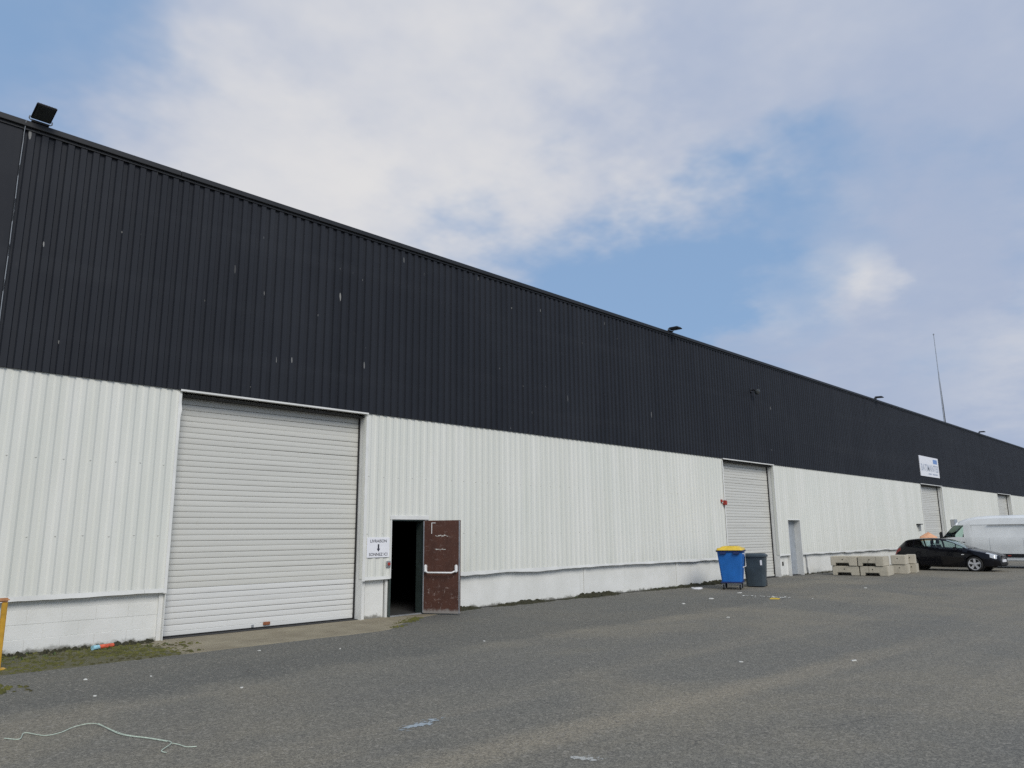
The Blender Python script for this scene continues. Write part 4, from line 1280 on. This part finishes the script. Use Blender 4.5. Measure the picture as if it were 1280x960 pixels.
# ------------------------------------------------------------------ litter
s = thing('crushed_can', 'crushed orange and pale blue can lying on the moss', 'can', (4.17, 13.60, 0.04), math.atan2(0.12, 0.34))
def crushed(x0, x1, r, seed):
    m = MB()
    prof = []
    n = 14
    vs, fs = [], []
    st = 7
    for i in range(st):
        x = x0 + (x1 - x0) * i / (st - 1)
        for k in range(n):
            a = 2 * math.pi * k / n
            q = r * (1 + 0.22 * mnoise.noise((x * 22 + seed, math.cos(a) * 1.4, math.sin(a) * 1.4)))
            vs.append((x, q * math.cos(a), q * math.sin(a) * 0.8 + 0.0))
    for i in range(st - 1):
        for k in range(n):
            fs.append((i * n + k, i * n + (k + 1) % n, (i + 1) * n + (k + 1) % n, (i + 1) * n + k))
    fs += [tuple(range(n)), tuple(range((st - 1) * n, st * n))[::-1]]
    return m.add(vs, fs)
crushed(0.11, 0.36, 0.042, 1).build('can_body', M['can_red'], s, smooth=50)
crushed(0.0, 0.108, 0.046, 5).build('can_end', M['can_blue'], s, smooth=50)
# twine
def curve(pts, n=8):
    out = []
    P_ = [pts[0]] + pts + [pts[-1]]
    for i in range(1, len(P_) - 2):
        p0, p1, p2, p3 = [Vector(q) for q in P_[i - 1:i + 3]]
        for k in range(n):
            t = k / n
            out.append(0.5 * ((2 * p1) + (p2 - p0) * t + (2 * p0 - 5 * p1 + 4 * p2 - p3) * t * t + (3 * p1 - p0 - 3 * p2 + p3) * t ** 3))
    out.append(Vector(pts[-1]))
    return out
TW = [(1.888, 8.298), (1.975, 8.163), (2.06, 8.351), (2.162, 8.138), (2.292, 8.14), (2.457, 8.259), (2.613, 8.201), (2.652, 7.664), (2.775, 7.33), (2.851, 7.093)]
z_tw = [.008, .008, .014, .008, .008, .016, .02, .01, .008, .008]
s = thing('twine', 'frayed length of pale green twine lying on the tarmac', 'twine', (2.3, 8.1, 0))
def tw(pts):
    return [(p.x - 2.3, p.y - 8.1, p.z) for p in curve([(a, b, c) for a, b, c in pts])]
MB().tube(tw([(x, y, z) for (x, y), z in zip(TW, z_tw)]), 0.0038, 6).build('strand', M['twine'], s, smooth=True)
MB().tube(tw([(x + 0.012, y - 0.02, z + 0.004) for (x, y), z in zip(TW[6:], z_tw[6:])]), 0.0026, 5).build('strand', M['twine'], s, smooth=True)
MB().tube(tw([(2.851, 7.093, .014), (2.834, 6.962, .02), (2.70, 6.82, .012), (2.711, 6.743, .008)]), 0.0036, 6).build('frayed_end', M['twine'], s, smooth=True)
MB().tube(tw([(2.834, 6.962, .02), (2.87, 6.90, .014), (2.894, 6.788, .01), (2.96, 6.74, .008)]), 0.0036, 6).build('frayed_end', M['twine'], s, smooth=True)
# paint spills: a thin dried film, worn through in places
def paint_mat(name, c, lo, hi):
    def fn(t):
        p = t.obj()
        n = t.noise(p, 9.0, 5, 0.7, 0.8)
        r = t.vmath('LENGTH', t.scale(p, (1, 2.6, 1)))
        a = t.step(t.math('SUBTRACT', n, t.math('MULTIPLY', r, 0.75)), lo, hi)
        col_ = t.mix(t.noise(p, 40, 3, 0.7), c, tuple(v * 0.7 for v in c))
        return t.n('ShaderNodeMixShader', {0: a, 1: t.n('ShaderNodeBsdfTransparent').outputs[0], 2: pbsdf(t, col_, 0.7)}).outputs[0]
    return mat(name, fn)
def spill(name, label, x, y, L, wd, ang, mt):
    n = 28
    vs = [(0, 0, 0)]
    for k in range(n):
        a = 2 * math.pi * k / n
        q = 1 + 0.3 * mnoise.noise((math.cos(a) * 2, math.sin(a) * 2, x))
        vs.append((L * q * math.cos(a), wd * q * math.sin(a), 0))
    o = MB().add(vs, [(0, 1 + k, 1 + (k + 1) % n) for k in range(n)]).build(name, mt, None, (x, y, 0.004))
    o.rotation_euler.z = ang
    return tag(o, label, 'paint mark')
spill('paint_spill', 'pale blue dried paint spill on the tarmac below the open doorway', 4.76, 5.95, 0.42, 0.16, math.atan2(0.13, 0.49),
      paint_mat('pale_blue_film', (0.40, 0.455, 0.48), 0.36, 0.42))
spill('paint_mark', 'small worn white paint mark near the bottom edge of the tarmac', 4.97, 4.09, 0.16, 0.09, math.atan2(-0.7, 0.7),
      paint_mat('white_film', (0.50, 0.50, 0.46), 0.38, 0.46))
# shards near the bins
m = MB()
for i in range(60):
    t = rr.gauss(0, 0.45); q = rr.gauss(0, 0.10)
    x, y = 20.05 + 0.35 * t * 0.4 + q, 9.95 - t * 0.9 + q
    r = rr.uniform(0.012, 0.05)
    a = rr.uniform(0, 6.28)
    m.add([(x + r * math.cos(a + k * 2.094 + rr.uniform(-.4, .4)), y + r * math.sin(a + k * 2.094), 0.004 + rr.uniform(0, 0.02)) for k in range(3)], [(0, 1, 2)])
tag(m.build('shards', M['paper']), 'scatter of pale shards on the tarmac in front of the bins', 'debris', kind='stuff')
def scrap(label, x, y, r, mt, z=0.006):
    m = MB()
    n = 7
    a0 = rr.uniform(0, 6.28)
    top = [(x * 0 + r * rr.uniform(.5, 1.2) * math.cos(a0 + k * 6.283 / n), r * rr.uniform(.3, .8) * math.sin(a0 + k * 6.283 / n), rr.uniform(0.003, 0.012 + r * 0.12)) for k in range(n)]
    bot = [(a, b, 0.0) for a, b, c in top]
    m.add(top + bot + [(0, 0, 0.01 + r * 0.1)], [(k, (k + 1) % n, n + (k + 1) % n, n + k) for k in range(n)] + [(k, 2 * n, (k + 1) % n) for k in range(n)])
    o = m.build('paper_scrap', mt, None, (x, y, 0.0005))
    o.rotation_euler.z = rr.uniform(0, 3)
    tag(o, label, 'litter', 'paper scraps on the tarmac')
scrap('yellow scrap lying among the pale shards by the bins', 19.6, 9.55, 0.16, M['bin_yellow'])
scrap('large white scrap at the foot of the wall left of the bins', 21.6, 13.2, 0.30, M['sign_white'])
for (lb, x, y, r) in [
        ('small white scrap on the tarmac nearest the moss patch', 3.30, 10.9, .030), ('small white scrap on the tarmac between moss strip and twine', 3.95, 10.5, .022),
        ('small white scrap on the tarmac just above the twine', 3.05, 9.7, .024), ('flat white scrap on the tarmac right of the twine', 4.4, 8.9, .030),
        ('small white scrap on the tarmac just below the concrete apron', 5.95, 11.5, .030), ('tiny white scrap on the tarmac below the roller door latch', 6.9, 10.7, .02),
        ('white scrap on the tarmac farthest left of the shards', 16.9, 10.7, .08), ('white scrap on the tarmac just left of the shards', 18.6, 10.9, .10),
        ('white scrap on the tarmac between the blue container and the shards', 20.9, 11.3, .07), ('white scrap on the open tarmac below the shards', 14.8, 8.3, .05),
        ('tiny white scrap on the tarmac below the brown door', 9.0, 9.6, .025), ('elongated white scrap on the tarmac near the right edge', 11.0, 4.3, .045),
        ('small white scrap in the middle of the sandy track', 9.9, 5.4, .03), ('white scrap on the tarmac below the concrete blocks', 25.0, 9.2, .07)]:
    scrap(lb, x, y, r, M['paper'])
